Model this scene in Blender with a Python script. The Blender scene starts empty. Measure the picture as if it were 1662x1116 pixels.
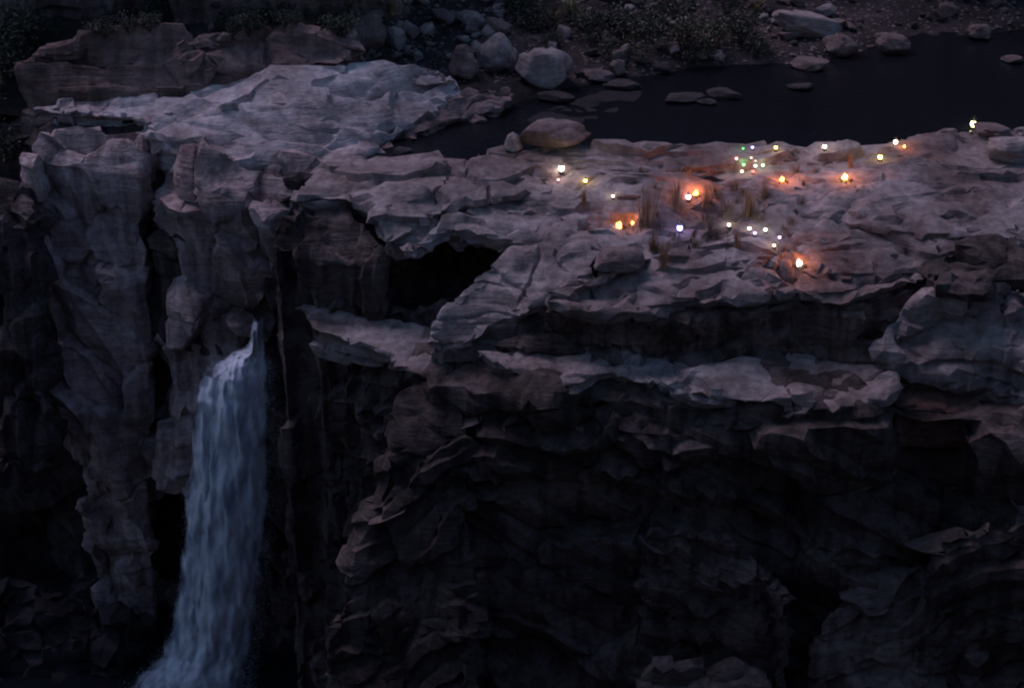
import bpy, bmesh, math, random
import numpy as np
from mathutils import Vector, Matrix
from mathutils.bvhtree import BVHTree
from mathutils.geometry import delaunay_2d_cdt

random.seed(7)
sc = bpy.context.scene
COL = sc.collection
R = math.radians

# ------------------------------------------------------------------ camera
CAM_H, PITCH, HFOV = 36.3, 27.0, 29.0
FPX = 831.0 / math.tan(R(HFOV / 2))
cam_d = bpy.data.cameras.new('camera')
cam = bpy.data.objects.new('camera', cam_d)
COL.objects.link(cam)
cam.location = (0, 0, CAM_H)
cam.rotation_euler = (R(90 - PITCH), 0, 0)
cam_d.sensor_fit = 'HORIZONTAL'
cam_d.angle = R(HFOV)
cam_d.clip_start = 0.5
cam_d.clip_end = 5000
sc.camera = cam

# ------------------------------------------------------------------ sky, sun, exposure
SUN_EL, SUN_AZ = 57.0, -48.0        # elevation; azimuth from +Y (away from the camera), negative = left
world = bpy.data.worlds.new('World')
sc.world = world
world.use_nodes = True
wn = world.node_tree
wn.nodes.clear()
wo = wn.nodes.new('ShaderNodeOutputWorld')
wb = wn.nodes.new('ShaderNodeBackground')
ws = wn.nodes.new('ShaderNodeTexSky')
ws.sky_type = 'NISHITA'
ws.sun_disc = False
ws.ozone_density = 6.0
ws.sun_elevation = R(SUN_EL)
ws.sun_rotation = R(SUN_AZ)
wb.inputs['Strength'].default_value = 0.08
wn.links.new(ws.outputs[0], wb.inputs[0])
wn.links.new(wb.outputs[0], wo.inputs[0])
sun_d = bpy.data.lights.new('sun', 'SUN')
sun_d.energy = 1.25
sun_d.angle = R(28)
sun_d.color = (0.90, 0.71, 1.0)
sun = bpy.data.objects.new('sun', sun_d)
COL.objects.link(sun)
_d = Vector((math.sin(R(SUN_AZ)) * math.cos(R(SUN_EL)), math.cos(R(SUN_AZ)) * math.cos(R(SUN_EL)), math.sin(R(SUN_EL))))
sun.rotation_euler = (-_d).to_track_quat('-Z', 'Y').to_euler()
sun.location = (0, 60, 80)
sc.view_settings.view_transform = 'Standard'
sc.view_settings.look = 'None'
sc.view_settings.exposure = 0.12
sc.view_settings.gamma = 1
sc.cycles.filter_width = 2.1
sc.render.filter_size = 2.1
sc.cycles.max_bounces = 5
sc.cycles.diffuse_bounces = 2
sc.cycles.glossy_bounces = 2
sc.cycles.transparent_max_bounces = 8

# ------------------------------------------------------------------ helpers
_cp, _sp = math.cos(R(PITCH)), math.sin(R(PITCH))
def ray(px, py):
    r = (px - 831.0) / FPX; u = -(py - 558.0) / FPX
    return Vector((r, _cp + u * _sp, -_sp + u * _cp))
def at(px, py, z):                      # point where the sight line through a photo pixel meets height z
    d = ray(px, py)
    t = (z - CAM_H) / d.z
    return Vector((d.x * t, d.y * t, z))
def at_y(px, py, y):                    # ... meets the upright plane at distance y
    d = ray(px, py)
    t = y / d.y
    return Vector((d.x * t, y, CAM_H + d.z * t))

def tag(o, label=None, cat=None, group=None, kind=None):
    if label: o['label'] = label
    if cat: o['category'] = cat
    if group: o['group'] = group
    if kind: o['kind'] = kind
    return o
def link(name, me, mat=None, parent=None):
    o = bpy.data.objects.new(name, me)
    COL.objects.link(o)
    if mat is not None and me is not None and not me.materials:
        me.materials.append(mat)
    if parent is not None: o.parent = parent
    return o
def empty(name, loc=(0, 0, 0), rz=0):
    o = bpy.data.objects.new(name, None)
    o.location = loc; o.rotation_euler = (0, 0, rz)
    o.empty_display_size = 0.2
    COL.objects.link(o)
    return o
def copy_tree(o, parent=None):
    c = o.copy(); COL.objects.link(c)
    if parent is not None: c.parent = parent
    for ch in list(o.children): copy_tree(ch, c)
    return c
def from_bm(name, bm, smooth=True):
    me = bpy.data.meshes.new(name); bm.to_mesh(me); bm.free()
    if smooth: me.polygons.foreach_set('use_smooth', [True] * len(me.polygons))
    return me

# numpy gradient noise ------------------------------------------------
_rng = np.random.RandomState(11)
_perm = _rng.permutation(256).astype(np.int64); _perm = np.concatenate([_perm] * 3)
_grad = _rng.normal(size=(256, 3)); _grad /= np.linalg.norm(_grad, axis=1)[:, None]
def noise(p):
    i = np.floor(p).astype(np.int64); f = p - i; i &= 255
    w = f * f * f * (f * (f * 6 - 15) + 10)
    out = 0
    for dx in (0, 1):
        wx = w[:, 0] if dx else 1 - w[:, 0]
        a = _perm[i[:, 0] + dx]
        for dy in (0, 1):
            wy = w[:, 1] if dy else 1 - w[:, 1]
            b = _perm[a + i[:, 1] + dy]
            for dz in (0, 1):
                wz = w[:, 2] if dz else 1 - w[:, 2]
                g = _grad[_perm[b + i[:, 2] + dz] & 255]
                out = out + wx * wy * wz * ((f[:, 0] - dx) * g[:, 0] + (f[:, 1] - dy) * g[:, 1] + (f[:, 2] - dz) * g[:, 2])
    return out * 1.5
def fbm(p, oct=4, gain=0.5):
    s = 0; a = 1.0; q = p.copy()
    for k in range(oct):
        s = s + a * noise(q); a *= gain; q = q * 2.03 + 17.3
    return s
def sstep(a, b, x):
    t = np.clip((x - a) / (b - a), 0, 1); return t * t * (3 - 2 * t)

# ------------------------------------------------------------------ materials
def nodes(name):
    m = bpy.data.materials.new(name); m.use_nodes = True
    nt = m.node_tree
    return m, nt, nt.nodes['Principled BSDF']
def rock_mat(name, pale, mid, dark, stain=0.5, bump=0.5, scale=1.0):
    m, nt, b = nodes(name)
    N, L = nt.nodes.new, nt.links.new
    tc = N('ShaderNodeTexCoord')
    def mapped(s, rot=(0, 0, 0)):
        mp = N('ShaderNodeMapping'); mp.inputs['Scale'].default_value = s; mp.inputs['Rotation'].default_value = rot
        L(tc.outputs['Object'], mp.inputs['Vector']); return mp
    def nz(s, detail=6, rough=0.6, dist=0.3, rot=(0, 0, 0)):
        t = N('ShaderNodeTexNoise'); t.inputs['Scale'].default_value = 1.0
        t.inputs['Detail'].default_value = detail; t.inputs['Roughness'].default_value = rough
        t.inputs['Distortion'].default_value = dist
        L(mapped(s, rot).outputs[0], t.inputs['Vector']); return t
    def ramp(src, p):
        r = N('ShaderNodeValToRGB'); e = r.color_ramp.elements
        e[0].position, e[0].color = p[0][0], (*p[0][1], 1)
        e[1].position, e[1].color = p[-1][0], (*p[-1][1], 1)
        for q in p[1:-1]:
            x = e.new(q[0]); x.color = (*q[1], 1)
        L(src, r.inputs[0]); return r
    def mix(kind, fac, a, c):
        x = N('ShaderNodeMix'); x.data_type = 'RGBA'; x.blend_type = kind
        if isinstance(fac, float): x.inputs[0].default_value = fac
        else: L(fac, x.inputs[0])
        L(a, x.inputs[6]); L(c, x.inputs[7]); return x
    big = nz((0.16 * scale, 0.16 * scale, 0.3 * scale), 3)
    c1 = ramp(big.outputs[0], [(0.30, dark), (0.48, mid), (0.66, pale)])
    strata = nz((0.25 * scale, 0.25 * scale, 3.2 * scale), 3, 0.65, 0.0)       # thin bedding bands
    c2 = ramp(strata.outputs[0], [(0.3, (0.62, 0.56, 0.54)), (0.55, (1, 1, 1))])
    x1 = mix('MULTIPLY', 0.7, c1.outputs[0], c2.outputs[0])
    st = nz((1.5 * scale, 1.5 * scale, 0.12 * scale), 3, 0.6, 0.0)              # vertical water stains
    c3 = ramp(st.outputs[0], [(0.40, (0.30, 0.27, 0.27)), (0.56, (1, 1, 1))])
    x2 = mix('MULTIPLY', stain, x1.outputs[2], c3.outputs[0])
    fine = nz((3.1 * scale, 3.1 * scale, 4.0 * scale), 4, 0.7, 0.0)
    c4 = ramp(fine.outputs[0], [(0.28, (0.55, 0.52, 0.50)), (0.6, (1.08, 1.06, 1.04))])
    x3 = mix('MULTIPLY', 0.8, x2.outputs[2], c4.outputs[0])
    L(x3.outputs[2], b.inputs['Base Color'])
    b.inputs['Roughness'].default_value = 0.92
    b.inputs['Specular IOR Level'].default_value = 0.2
    b1 = N('ShaderNodeBump'); b1.inputs['Strength'].default_value = bump; b1.inputs['Distance'].default_value = 0.12
    f2 = nz((2.6, 2.6, 5.5), 5, 0.65, 0.0)
    L(f2.outputs[0], b1.inputs['Height'])
    b2 = N('ShaderNodeBump'); b2.inputs['Strength'].default_value = bump * 0.8; b2.inputs['Distance'].default_value = 0.25
    f3 = nz((0.5, 0.9, 4.5), 4, 0.6, 0.0, (0, 0, 0.35))
    L(f3.outputs[0], b2.inputs['Height']); L(b1.outputs[0], b2.inputs['Normal'])
    L(b2.outputs[0], b.inputs['Normal'])
    return m
def plain(name, col, rough=0.8, var=0.35, sc_=6.0, metal=0.0):
    m, nt, b = nodes(name)
    N, L = nt.nodes.new, nt.links.new
    tc = N('ShaderNodeTexCoord'); t = N('ShaderNodeTexNoise'); t.inputs['Scale'].default_value = sc_; t.inputs['Detail'].default_value = 5
    L(tc.outputs['Object'], t.inputs['Vector'])
    r = N('ShaderNodeValToRGB')
    r.color_ramp.elements[0].position = 0.3; r.color_ramp.elements[1].position = 0.7
    r.color_ramp.elements[0].color = (*[c * (1 - var) for c in col], 1)
    r.color_ramp.elements[1].color = (*[min(1, c * (1 + var)) for c in col], 1)
    L(t.outputs[0], r.inputs[0]); L(r.outputs[0], b.inputs['Base Color'])
    b.inputs['Roughness'].default_value = rough; b.inputs['Metallic'].default_value = metal
    return m
def emit(name, col, strength):
    m, nt, b = nodes(name)
    b.inputs['Base Color'].default_value = (*col, 1)
    b.inputs['Emission Color'].default_value = (*col, 1)
    b.inputs['Emission Strength'].default_value = strength
    return m

M_PLATEAU = rock_mat('plateau_rock', (0.38, 0.335, 0.33), (0.27, 0.222, 0.215), (0.15, 0.108, 0.10), 0.45, 0.5)
M_PALE = rock_mat('pale_sandstone', (0.60, 0.56, 0.575), (0.48, 0.425, 0.43), (0.28, 0.21, 0.19), 0.35, 0.6)
M_RED = rock_mat('red_sandstone', (0.32, 0.235, 0.225), (0.23, 0.16, 0.15), (0.14, 0.095, 0.09), 0.5, 0.7)
M_BUTT = rock_mat('buttress_rock', (0.60, 0.485, 0.48), (0.45, 0.355, 0.345), (0.25, 0.185, 0.175), 0.6, 0.7)
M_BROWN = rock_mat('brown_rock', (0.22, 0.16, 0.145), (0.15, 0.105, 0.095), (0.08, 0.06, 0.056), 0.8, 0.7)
M_RUST = rock_mat('rusty_rock', (0.25, 0.14, 0.11), (0.19, 0.10, 0.08), (0.11, 0.065, 0.055), 0.5, 0.6)
M_CLIFF = rock_mat('cliff_rock', (0.165, 0.128, 0.122), (0.095, 0.072, 0.068), (0.047, 0.036, 0.034), 0.75, 0.7)  # dark tone holds painted gorge shade as well as varnish stains
M_DEEP = rock_mat('gorge_shade_cliff_rock', (0.11, 0.088, 0.086), (0.066, 0.052, 0.05), (0.035, 0.028, 0.027), 0.75, 0.7)  # darker copy of the cliff rock: gorge shade put into its colour
M_EDGE = rock_mat('cliff_edge_rock', (0.22, 0.175, 0.17), (0.15, 0.117, 0.112), (0.08, 0.062, 0.06), 0.5, 0.7)
M_WALL = rock_mat('canyon_wall_rock', (0.14, 0.11, 0.11), (0.09, 0.07, 0.069), (0.045, 0.035, 0.034), 0.75, 0.7)  # darker than the buttresses: shade of the left wall put into the colour
M_SOIL = rock_mat('bank_soil', (0.075, 0.06, 0.062), (0.045, 0.035, 0.036), (0.025, 0.02, 0.021), 0.2, 0.8)
M_B_PALE = rock_mat('pale_boulder', (0.42, 0.37, 0.37), (0.33, 0.28, 0.27), (0.24, 0.18, 0.165), 0.25, 0.5, 2.0)
M_B_BROWN = rock_mat('brown_boulder', (0.26, 0.205, 0.20), (0.185, 0.14, 0.135), (0.12, 0.085, 0.08), 0.25, 0.5, 2.0)
M_WET_SHADE = rock_mat('wet_bedrock_and_shade', (0.05, 0.044, 0.05), (0.034, 0.03, 0.034), (0.022, 0.02, 0.022), 0.25, 0.5, 2.0)  # wet rock in the pool; also painted shade at the left wall foot
M_B_DARK = rock_mat('wet_dark_boulder', (0.095, 0.082, 0.085), (0.062, 0.053, 0.055), (0.04, 0.034, 0.035), 0.25, 0.5, 2.0)

# ------------------------------------------------------------------ rock masses
TERRAIN = []                                    # meshes that things are set down on
def mass(name, top, bot=None, thick=None, zbot=-8.0, rings=((0, 0), (1, 0)), inner=(), voxel=0.13, mat=None, parent=None,
         lump=0.35, lump_s=5.0, strata=0.35, strata_h=0.8, joint=0.3, joint_s=1.3, crack=0.22, seed=0.0, fine=0.04, block=0.0, block_s=(1.6, 1.6, 1.0), lean=0.0, dip=0.0, keep=0.10):
    """A block of rock: top outline given by sight line and height, side rings (t, outward offset) down to bot or zbot,
    made one closed skin and then worn: lumps, bedding steps, upright joints and cracks."""
    T = [at(*p) for p in top]
    area = sum(T[i].x * T[(i + 1) % len(T)].y - T[(i + 1) % len(T)].x * T[i].y for i in range(len(T)))
    B = [at(*p) for p in bot] if bot else [Vector((p.x, p.y, zbot)) for p in T]
    if thick: B = [p - Vector((0, 0, thick)) for p in T]
    if area < 0: T.reverse(); B.reverse()
    n = len(T)
    def normals(P):
        out = []
        for i in range(n):
            a, c = P[i - 1], P[(i + 1) % n]
            e1 = (P[i].xy - a.xy); e2 = (c.xy - P[i].xy)
            n1 = Vector((e1.y, -e1.x)); n2 = Vector((e2.y, -e2.x))
            v = (n1.normalized() if n1.length > 1e-6 else n1) + (n2.normalized() if n2.length > 1e-6 else n2)
            out.append(v.normalized() if v.length > 1e-6 else Vector((0, 0)))
        return out
    nT = normals(T)
    verts, faces = [], []
    I = [at(*p) for p in inner]
    allp = [p.xy for p in T] + [p.xy for p in I]
    vo, eo, fo, ov, oe, of = delaunay_2d_cdt(allp, [(i, (i + 1) % n) for i in range(n)], [], 1, 1e-5, True)
    if any(not q for q in ov): print('CROSSED OUTLINE', name, top[0])
    for k, (t, off) in enumerate(rings):
        for i in range(n):
            p = T[i].lerp(B[i], t)
            verts.append((p.x + nT[i].x * off, p.y + nT[i].y * off, p.z))
    nr = len(rings)
    for k in range(nr - 1):
        for i in range(n):
            j = (i + 1) % n
            faces.append((k * n + i, (k + 1) * n + i, (k + 1) * n + j, k * n + j))
    base_i = len(verts)
    verts += [tuple(p) for p in I]
    base_b = len(verts)
    off = rings[-1][1]
    verts += [tuple(p.xy) + ((p.z - thick) if thick else B[0].z,) for p in I]
    def idx(o, low):
        if o < n: return (nr - 1) * n + o if low else o
        return (base_b if low else base_i) + o - n
    for f in fo:
        o = [ov[v][0] if ov[v] else min(range(len(allp)), key=lambda q: (allp[q] - vo[v]).length) for v in f]
        if len(set(o)) < 3: continue
        faces.append(tuple(idx(q, False) for q in o))
        faces.append(tuple(idx(q, True) for q in reversed(o)))
    me = bpy.data.meshes.new(name + '_cage')
    me.from_pydata(verts, [], faces)
    bm = bmesh.new(); bm.from_mesh(me)
    bmesh.ops.recalc_face_normals(bm, faces=bm.faces)
    bm.to_mesh(me); bm.free()
    ob = bpy.data.objects.new(name + '_cage', me); COL.objects.link(ob)
    md = ob.modifiers.new('r', 'REMESH'); md.mode = 'VOXEL'; md.voxel_size = voxel
    ms = ob.modifiers.new('s', 'SMOOTH'); ms.factor = 0.5; ms.iterations = 2
    dg = bpy.context.evaluated_depsgraph_get()
    out = bpy.data.meshes.new_from_object(ob.evaluated_get(dg))
    bpy.data.objects.remove(ob); bpy.data.meshes.remove(me)
    out.name = name
    weather(out, lump, lump_s, strata, strata_h, joint, joint_s, crack, seed, fine, block, block_s, lean, dip)
    # broken into facets: worn rock keeps flat faces and crisp edges
    ob = bpy.data.objects.new(name + '_worn', out); COL.objects.link(ob)
    md = ob.modifiers.new('d', 'DECIMATE'); md.ratio = keep
    dg = bpy.context.evaluated_depsgraph_get()
    o2 = bpy.data.meshes.new_from_object(ob.evaluated_get(dg))
    bpy.data.objects.remove(ob); bpy.data.meshes.remove(out); out = o2; out.name = name
    drop_islands(out)
    out.polygons.foreach_set('use_smooth', np.ones(len(out.polygons), dtype=bool))
    out.set_sharp_from_angle(angle=R(36))
    out.materials.clear()
    o = link(name, out, mat, parent)
    TERRAIN.append(out)
    return o
def drop_islands(me):
    """crumbs that came loose from the main body are taken away"""
    n = len(me.vertices); e = np.empty(len(me.edges) * 2, dtype=np.int32); me.edges.foreach_get('vertices', e); e = e.reshape(-1, 2)
    lab = np.arange(n)
    while True:
        m = np.minimum(lab[e[:, 0]], lab[e[:, 1]]); new = lab.copy()
        np.minimum.at(new, e[:, 0], m); np.minimum.at(new, e[:, 1], m); new = new[new]
        if (new == lab).all(): break
        lab = new
    cnt = np.bincount(lab, minlength=n); small = cnt[lab] < 0.08 * n
    if not small.any(): return
    bm = bmesh.new(); bm.from_mesh(me); bm.verts.ensure_lookup_table()
    bmesh.ops.delete(bm, geom=[bm.verts[i] for i in np.nonzero(small)[0]], context='VERTS')
    bm.to_mesh(me); bm.free(); me.update()
def worley(p):
    """nearest cell of a jittered grid: distance, gap to the second nearest, cell hash (4 numbers), offset from the centre"""
    i0 = np.floor(p).astype(np.int64); n = len(p)
    f1 = np.full(n, 9.0); f2 = np.full(n, 9.0); hh = np.zeros(n, dtype=np.int64); off = np.zeros((n, 3))
    for dx in (-1, 0, 1):
        for dy in (-1, 0, 1):
            for dz in (-1, 0, 1):
                c = i0 + np.array([dx, dy, dz]); m = c & 255
                h = _perm[_perm[_perm[m[:, 0]] + m[:, 1]] + m[:, 2]]
                v = p - (c + 0.5 + 0.42 * _grad[h])
                d = np.sqrt((v * v).sum(1))
                near = d < f1
                f2 = np.where(near, f1, np.minimum(f2, d)); f1 = np.where(near, d, f1)
                hh = np.where(near, h, hh); off[near] = v[near]
    return f1, f2 - f1, hh, off
def weather(me, lump, lump_s, strata, strata_h, joint, joint_s, crack, seed, fine, block=0.0, block_s=(1.6, 1.6, 1.0), lean=0.0, dip=0.0):
    nv = len(me.vertices)
    co = np.empty(nv * 3, dtype=np.float32); me.vertices.foreach_get('co', co); co = co.reshape(-1, 3).astype(np.float64)
    no = np.empty(nv * 3, dtype=np.float32); me.vertex_normals.foreach_get('vector', no); no = no.reshape(-1, 3).astype(np.float64)
    up = np.clip(no[:, 2], 0, 1); steep = 1 - np.abs(no[:, 2])
    p = co + seed
    p[:, 0] += lean * co[:, 2]
    d = lump * fbm(p / lump_s, 2)
    # worn terraces on the tops: low bedding scarps running across the slope
    hn = fbm(np.stack([p[:, 0] / 9.0 + p[:, 1] * 0.03, p[:, 1] / 4.0 - p[:, 0] * 0.04, p[:, 2] / 3.0], 1) + 3, 3, 0.38) * 0.5 + p[:, 1] * 0.11 + p[:, 2] * 0.1 + p[:, 0] * 0.012
    st = 0.2
    k = np.floor(hn / st); fr = hn / st - k
    am = 0.25 + 1.1 * sstep(-0.35, 0.45, fbm(np.stack([p[:, 0] / 3.5, p[:, 1] / 2.5, k * 3.7], 1) + 71, 2))
    d += crack * 2.4 * am * up ** 2 * ((k + sstep(0.0, 0.25, fr)) * st - hn)
    d -= crack * 0.6 * am * up ** 2 * np.exp(-(fr / 0.09) ** 2) * sstep(-0.15, 0.25, fbm(p / 2.2 + 13, 2))
    # hollows and worn pockets
    pk = fbm(np.stack([p[:, 0] / 2.8, p[:, 1] / 2.0, p[:, 2] / 2.0], 1) + 23, 3)
    d -= crack * 0.9 * up * sstep(0.22, 0.6, pk)
    # bedding on the steep parts: every bed sticks out by its own amount
    warp = 0.5 * fbm(p / 5.0 + 31, 3)
    zz = (p[:, 2] + dip * co[:, 0] + warp * (1 if dip == 0 else 2.2)) / strata_h
    bi = np.floor(zz); bf = zz - bi
    h0 = noise(np.stack([bi * 0.731 + 5.3, p[:, 0] * 0.10, p[:, 1] * 0.10 + bi * 1.7], 1))
    edge = np.minimum(bf, 1 - bf)
    d += strata * steep * (h0 * 1.3 - 0.4 * np.exp(-(edge / 0.07) ** 2))
    # upright joints and flutes
    q = np.stack([p[:, 0] / joint_s, p[:, 1] / joint_s, p[:, 2] / (joint_s * 7)], 1)
    d += joint * steep * (0.5 - 1.8 * np.abs(fbm(q + 9, 2)))
    # broken angular blocks
    if block > 0:
        w = p + 0.25 * np.stack([noise(p / 1.1), noise(p / 1.1 + 40), noise(p / 1.1 + 80)], 1)
        f1, gap, hh, off = worley(w / np.array(block_s))
        rnd = (hh.astype(np.float64) * 0.618) % 1.0 - 0.5
        tilt = (off * _grad[(hh * 7 + 3) & 255]).sum(1)
        d += block * (0.55 + 0.45 * steep) * (rnd * 1.1 + tilt * 1.5 - 0.3 * np.exp(-(gap / 0.05) ** 2))
    # a few long open joints
    qb = np.stack([p[:, 0] / 4.5 + p[:, 1] * 0.12, p[:, 1] / 6.0 - p[:, 0] * 0.12, p[:, 2] / 6.0], 1) + 51
    cb = fbm(qb, 3, 0.35)
    d -= crack * 0.9 * sstep(-0.2, 0.2, fbm(p / 7 + 5, 2)) * np.exp(-(cb / 0.02) ** 2)
    d += fine * fbm(p / np.array([0.9, 0.9, 0.5]), 2)
    co += no * d[:, None]
    me.vertices.foreach_set('co', co.astype(np.float32).ravel())
    me.polygons.foreach_set('use_smooth', np.ones(len(me.polygons), dtype=bool))
    me.update()

# ---- the main plateau and its ledges
ROCK = tag(empty('rock_plateau', at(1100, 350, -1)), kind='structure')
def pm(*a, **k):
    o = mass(*a, **k); o.parent = ROCK; o.matrix_parent_inverse = ROCK.matrix_world.inverted() if False else Matrix.Translation(-ROCK.location); return o

OVER = ((0, 0), (0.08, 0.10), (0.2, -0.5), (0.6, -1.6), (1, -1.3))
WALLR = ((0, 0), (0.06, 0.12), (0.15, -0.1), (0.5, 0.0), (1, 0.5))
# upper slab
pm('upper_slab', [(548, 256, 0.1), (478, 318, -0.35), (520, 322, -0.4), (556, 318, -0.4), (612, 334, -0.5), (622, 396, -1.55),
   (690, 380, -1.25), (742, 364, -1.0), (838, 384, -1.35), (880, 400, -1.5), (1000, 430, -1.9), (1150, 432, -1.8), (1300, 448, -1.9),
   (1480, 440, -1.8), (1700, 440, -1.7), (1850, 420, -1.5), (1850, 190, 0.4), (1662, 204, 0.35), (1560, 214, 0.25), (1400, 236, 0.05),
   (1150, 238, 0.1), (1000, 241, 0.15), (890, 238, 0.25), (800, 246, 0.15), (740, 256, 0.0), (640, 262, 0.05)],
   inner=[(700, 300, 0.15), (850, 300, -0.1), (1000, 320, -0.6), (1200, 320, -0.5), (1450, 300, 0.0), (1600, 310, 0.0), (1560, 350, -0.3), (760, 340, -0.4), (900, 350, -0.7), (1100, 385, -1.2), (1330, 380, -1.0)],
   thick=1.3, rings=((0, 0), (0.3, 0.1), (0.7, -0.4), (1, -1.0)), mat=M_PLATEAU, block=0.42, block_s=(5.0, 3.2, 1.5), lump=0.45, lump_s=4.5, crack=0.4, strata=0.25, seed=3.1)
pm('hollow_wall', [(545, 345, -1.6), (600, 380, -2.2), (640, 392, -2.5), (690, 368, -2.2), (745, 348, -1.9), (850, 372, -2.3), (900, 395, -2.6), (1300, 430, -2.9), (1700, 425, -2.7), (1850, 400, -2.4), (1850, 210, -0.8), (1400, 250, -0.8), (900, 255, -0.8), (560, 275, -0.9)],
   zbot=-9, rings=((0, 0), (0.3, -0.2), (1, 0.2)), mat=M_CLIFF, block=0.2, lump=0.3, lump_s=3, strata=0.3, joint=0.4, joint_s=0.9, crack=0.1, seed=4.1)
pm('ledge', [(546, 252, 0.35), (476, 318, -0.3), (556, 317, -0.2), (612, 333, -0.3), (624, 394, -1.35), (690, 352, -0.7), (760, 320, -0.1), (880, 304, 0.0), (900, 280, 0.25), (840, 262, 0.3), (700, 256, 0.3)],
   thick=0.9, rings=((0, 0), (0.4, 0.08), (1, -0.4)), inner=[(640, 300, 0.4)], mat=M_PLATEAU, block=0.42, block_s=(5.0, 3.2, 1.5), lump=0.3, lump_s=2.5, crack=0.35, strata=0.25, seed=33.1)
pm('ledge', [(790, 244, 0.35), (900, 236, 0.5), (1000, 238, 0.45), (1150, 236, 0.4), (1290, 240, 0.3), (1240, 262, 0.15), (1060, 276, 0.0), (950, 272, 0.1), (860, 262, 0.25)],
   thick=0.8, rings=((0, 0), (0.4, 0.08), (1, -0.3)), mat=M_PLATEAU, block=0.42, block_s=(5.0, 3.2, 1.5), lump=0.2, lump_s=2.5, crack=0.35, strata=0.2, seed=43.1)
pm('ledge', [(640, 402, -1.35), (745, 350, -0.75), (830, 330, -0.5), (925, 330, -0.6), (960, 352, -0.8), (930, 378, -1.15), (850, 386, -1.2), (740, 366, -0.95), (690, 384, -1.2)],
   thick=0.8, rings=((0, 0), (0.4, 0.08), (1, -0.3)), mat=M_PLATEAU, block=0.42, block_s=(5.0, 3.2, 1.5), lump=0.2, lump_s=2.5, crack=0.35, strata=0.2, seed=53.1)
pm('bedrock_shelf', [(846, 196, -0.40), (900, 172, -0.38), (980, 148, -0.36), (1046, 132, -0.36), (1040, 158, -0.38), (1000, 190, -0.40), (930, 206, -0.42)], thick=1.0, mat=M_WET_SHADE   , block=0.15, block_s=(4, 3, 1), lump=0.08, crack=0.12, strata=0.05, joint=0.05, seed=63.1, voxel=0.13)
# right-hand blocks on the slab
pm('ledge', [(1330, 322, -0.3), (1420, 300, 0.1), (1540, 285, 0.25), (1700, 280, 0.3), (1800, 330, 0), (1700, 395, -0.8), (1560, 380, -0.7), (1450, 372, -0.7), (1390, 350, -0.5)],
   zbot=-2.5, mat=M_PLATEAU, block=0.42, block_s=(5.0, 3.2, 1.5), lump=0.3, crack=0.28, seed=14.2)
pm('ledge', [(1500, 420, -1.3), (1560, 392, -0.9), (1700, 380, -0.7), (1800, 420, -1), (1700, 452, -1.6), (1560, 456, -1.7), (1505, 445, -1.6)],
   zbot=-4, mat=M_CLIFF, block=0.7, block_s=(2.4, 2.0, 1.6), lean=0.5, lump=0.3, seed=24.2)
# middle ledge
pm('ledge', [(884, 474, -2.2), (930, 488, -2.4), (990, 500, -2.55), (1100, 490, -2.4), (1180, 480, -2.3), (1300, 470, -2.2), (1372, 472, -2.2),
   (1480, 452, -1.95), (1505, 424, -1.55), (1440, 400, -1.2), (1300, 415, -1.3), (1150, 405, -1.3), (1040, 410, -1.35), (960, 440, -1.9)],
   thick=0.75, rings=((0, 0), (0.3, 0.03), (0.7, -0.15), (1, -0.5)), mat=M_PLATEAU, block=0.42, block_s=(5.0, 3.2, 1.5), lump=0.35, lump_s=3, crack=0.45, strata=0.3, seed=5.7)
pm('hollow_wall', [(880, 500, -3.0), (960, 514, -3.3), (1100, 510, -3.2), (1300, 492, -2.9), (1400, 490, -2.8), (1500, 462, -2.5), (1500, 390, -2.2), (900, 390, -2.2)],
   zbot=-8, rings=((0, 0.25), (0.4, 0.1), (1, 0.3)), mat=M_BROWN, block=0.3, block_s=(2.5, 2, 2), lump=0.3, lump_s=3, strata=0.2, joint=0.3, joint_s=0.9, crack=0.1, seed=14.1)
# the pale nose
pm('ledge', [(952, 384, -1.25), (905, 384, -1.25), (852, 398, -1.45), (792, 432, -2.1), (735, 482, -3.1), (704, 520, -3.9), (690, 546, -4.5), (735, 556, -4.65),
   (775, 548, -4.4), (800, 520, -3.9), (850, 500, -3.2), (905, 478, -2.6), (958, 440, -2.0), (965, 405, -1.5)],
   zbot=-8, rings=((0, 0), (0.08, 0.1), (0.25, -0.25), (1, -0.3)), mat=M_PLATEAU, block=0.42, block_s=(5.0, 3.2, 1.5), lump=0.3, lump_s=2.5, strata=0.45, strata_h=0.9, seed=8.8, voxel=0.09)
pm('ledge', [(945, 470, -3.0), (900, 486, -3.3), (850, 520, -4.1), (800, 556, -4.9), (860, 566, -5.0), (1010, 580, -5.1), (1010, 490, -3.0)],
   zbot=-8, mat=M_CLIFF, block=0.7, block_s=(2.4, 2.0, 1.6), lean=0.5, lump=0.3, seed=18.8)
# shelf left of the nose, under the black hollow
pm('ledge', [(488, 506, -5.4), (505, 528, -5.65), (560, 545, -5.8), (620, 566, -6.0), (660, 592, -6.4), (700, 604, -6.5), (720, 560, -5.8), (700, 530, -5.6), (600, 510, -5.5), (490, 492, -5.3)],
   zbot=-7.6, rings=((0, 0), (0.15, 0.1), (0.4, -0.6), (1, -1.2)), mat=M_PLATEAU, block=0.42, block_s=(5.0, 3.2, 1.5), lump=0.3, seed=2.2, strata=0.5, crack=0.15)
pm('cliff_face', [(488, 520, -6.2), (560, 560, -6.6), (620, 590, -6.9), (700, 620, -7.2), (760, 600, -6.8), (760, 480, -5), (490, 480, -5.2)],
   zbot=-31, rings=((0, -0.9), (0.1, -1.2), (0.5, -0.8), (1, 0.2)), mat=M_CLIFF, block=0.4, lump=0.7, lump_s=4, strata=0.5, joint=0.7, joint_s=1.6, seed=92.2)
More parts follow.
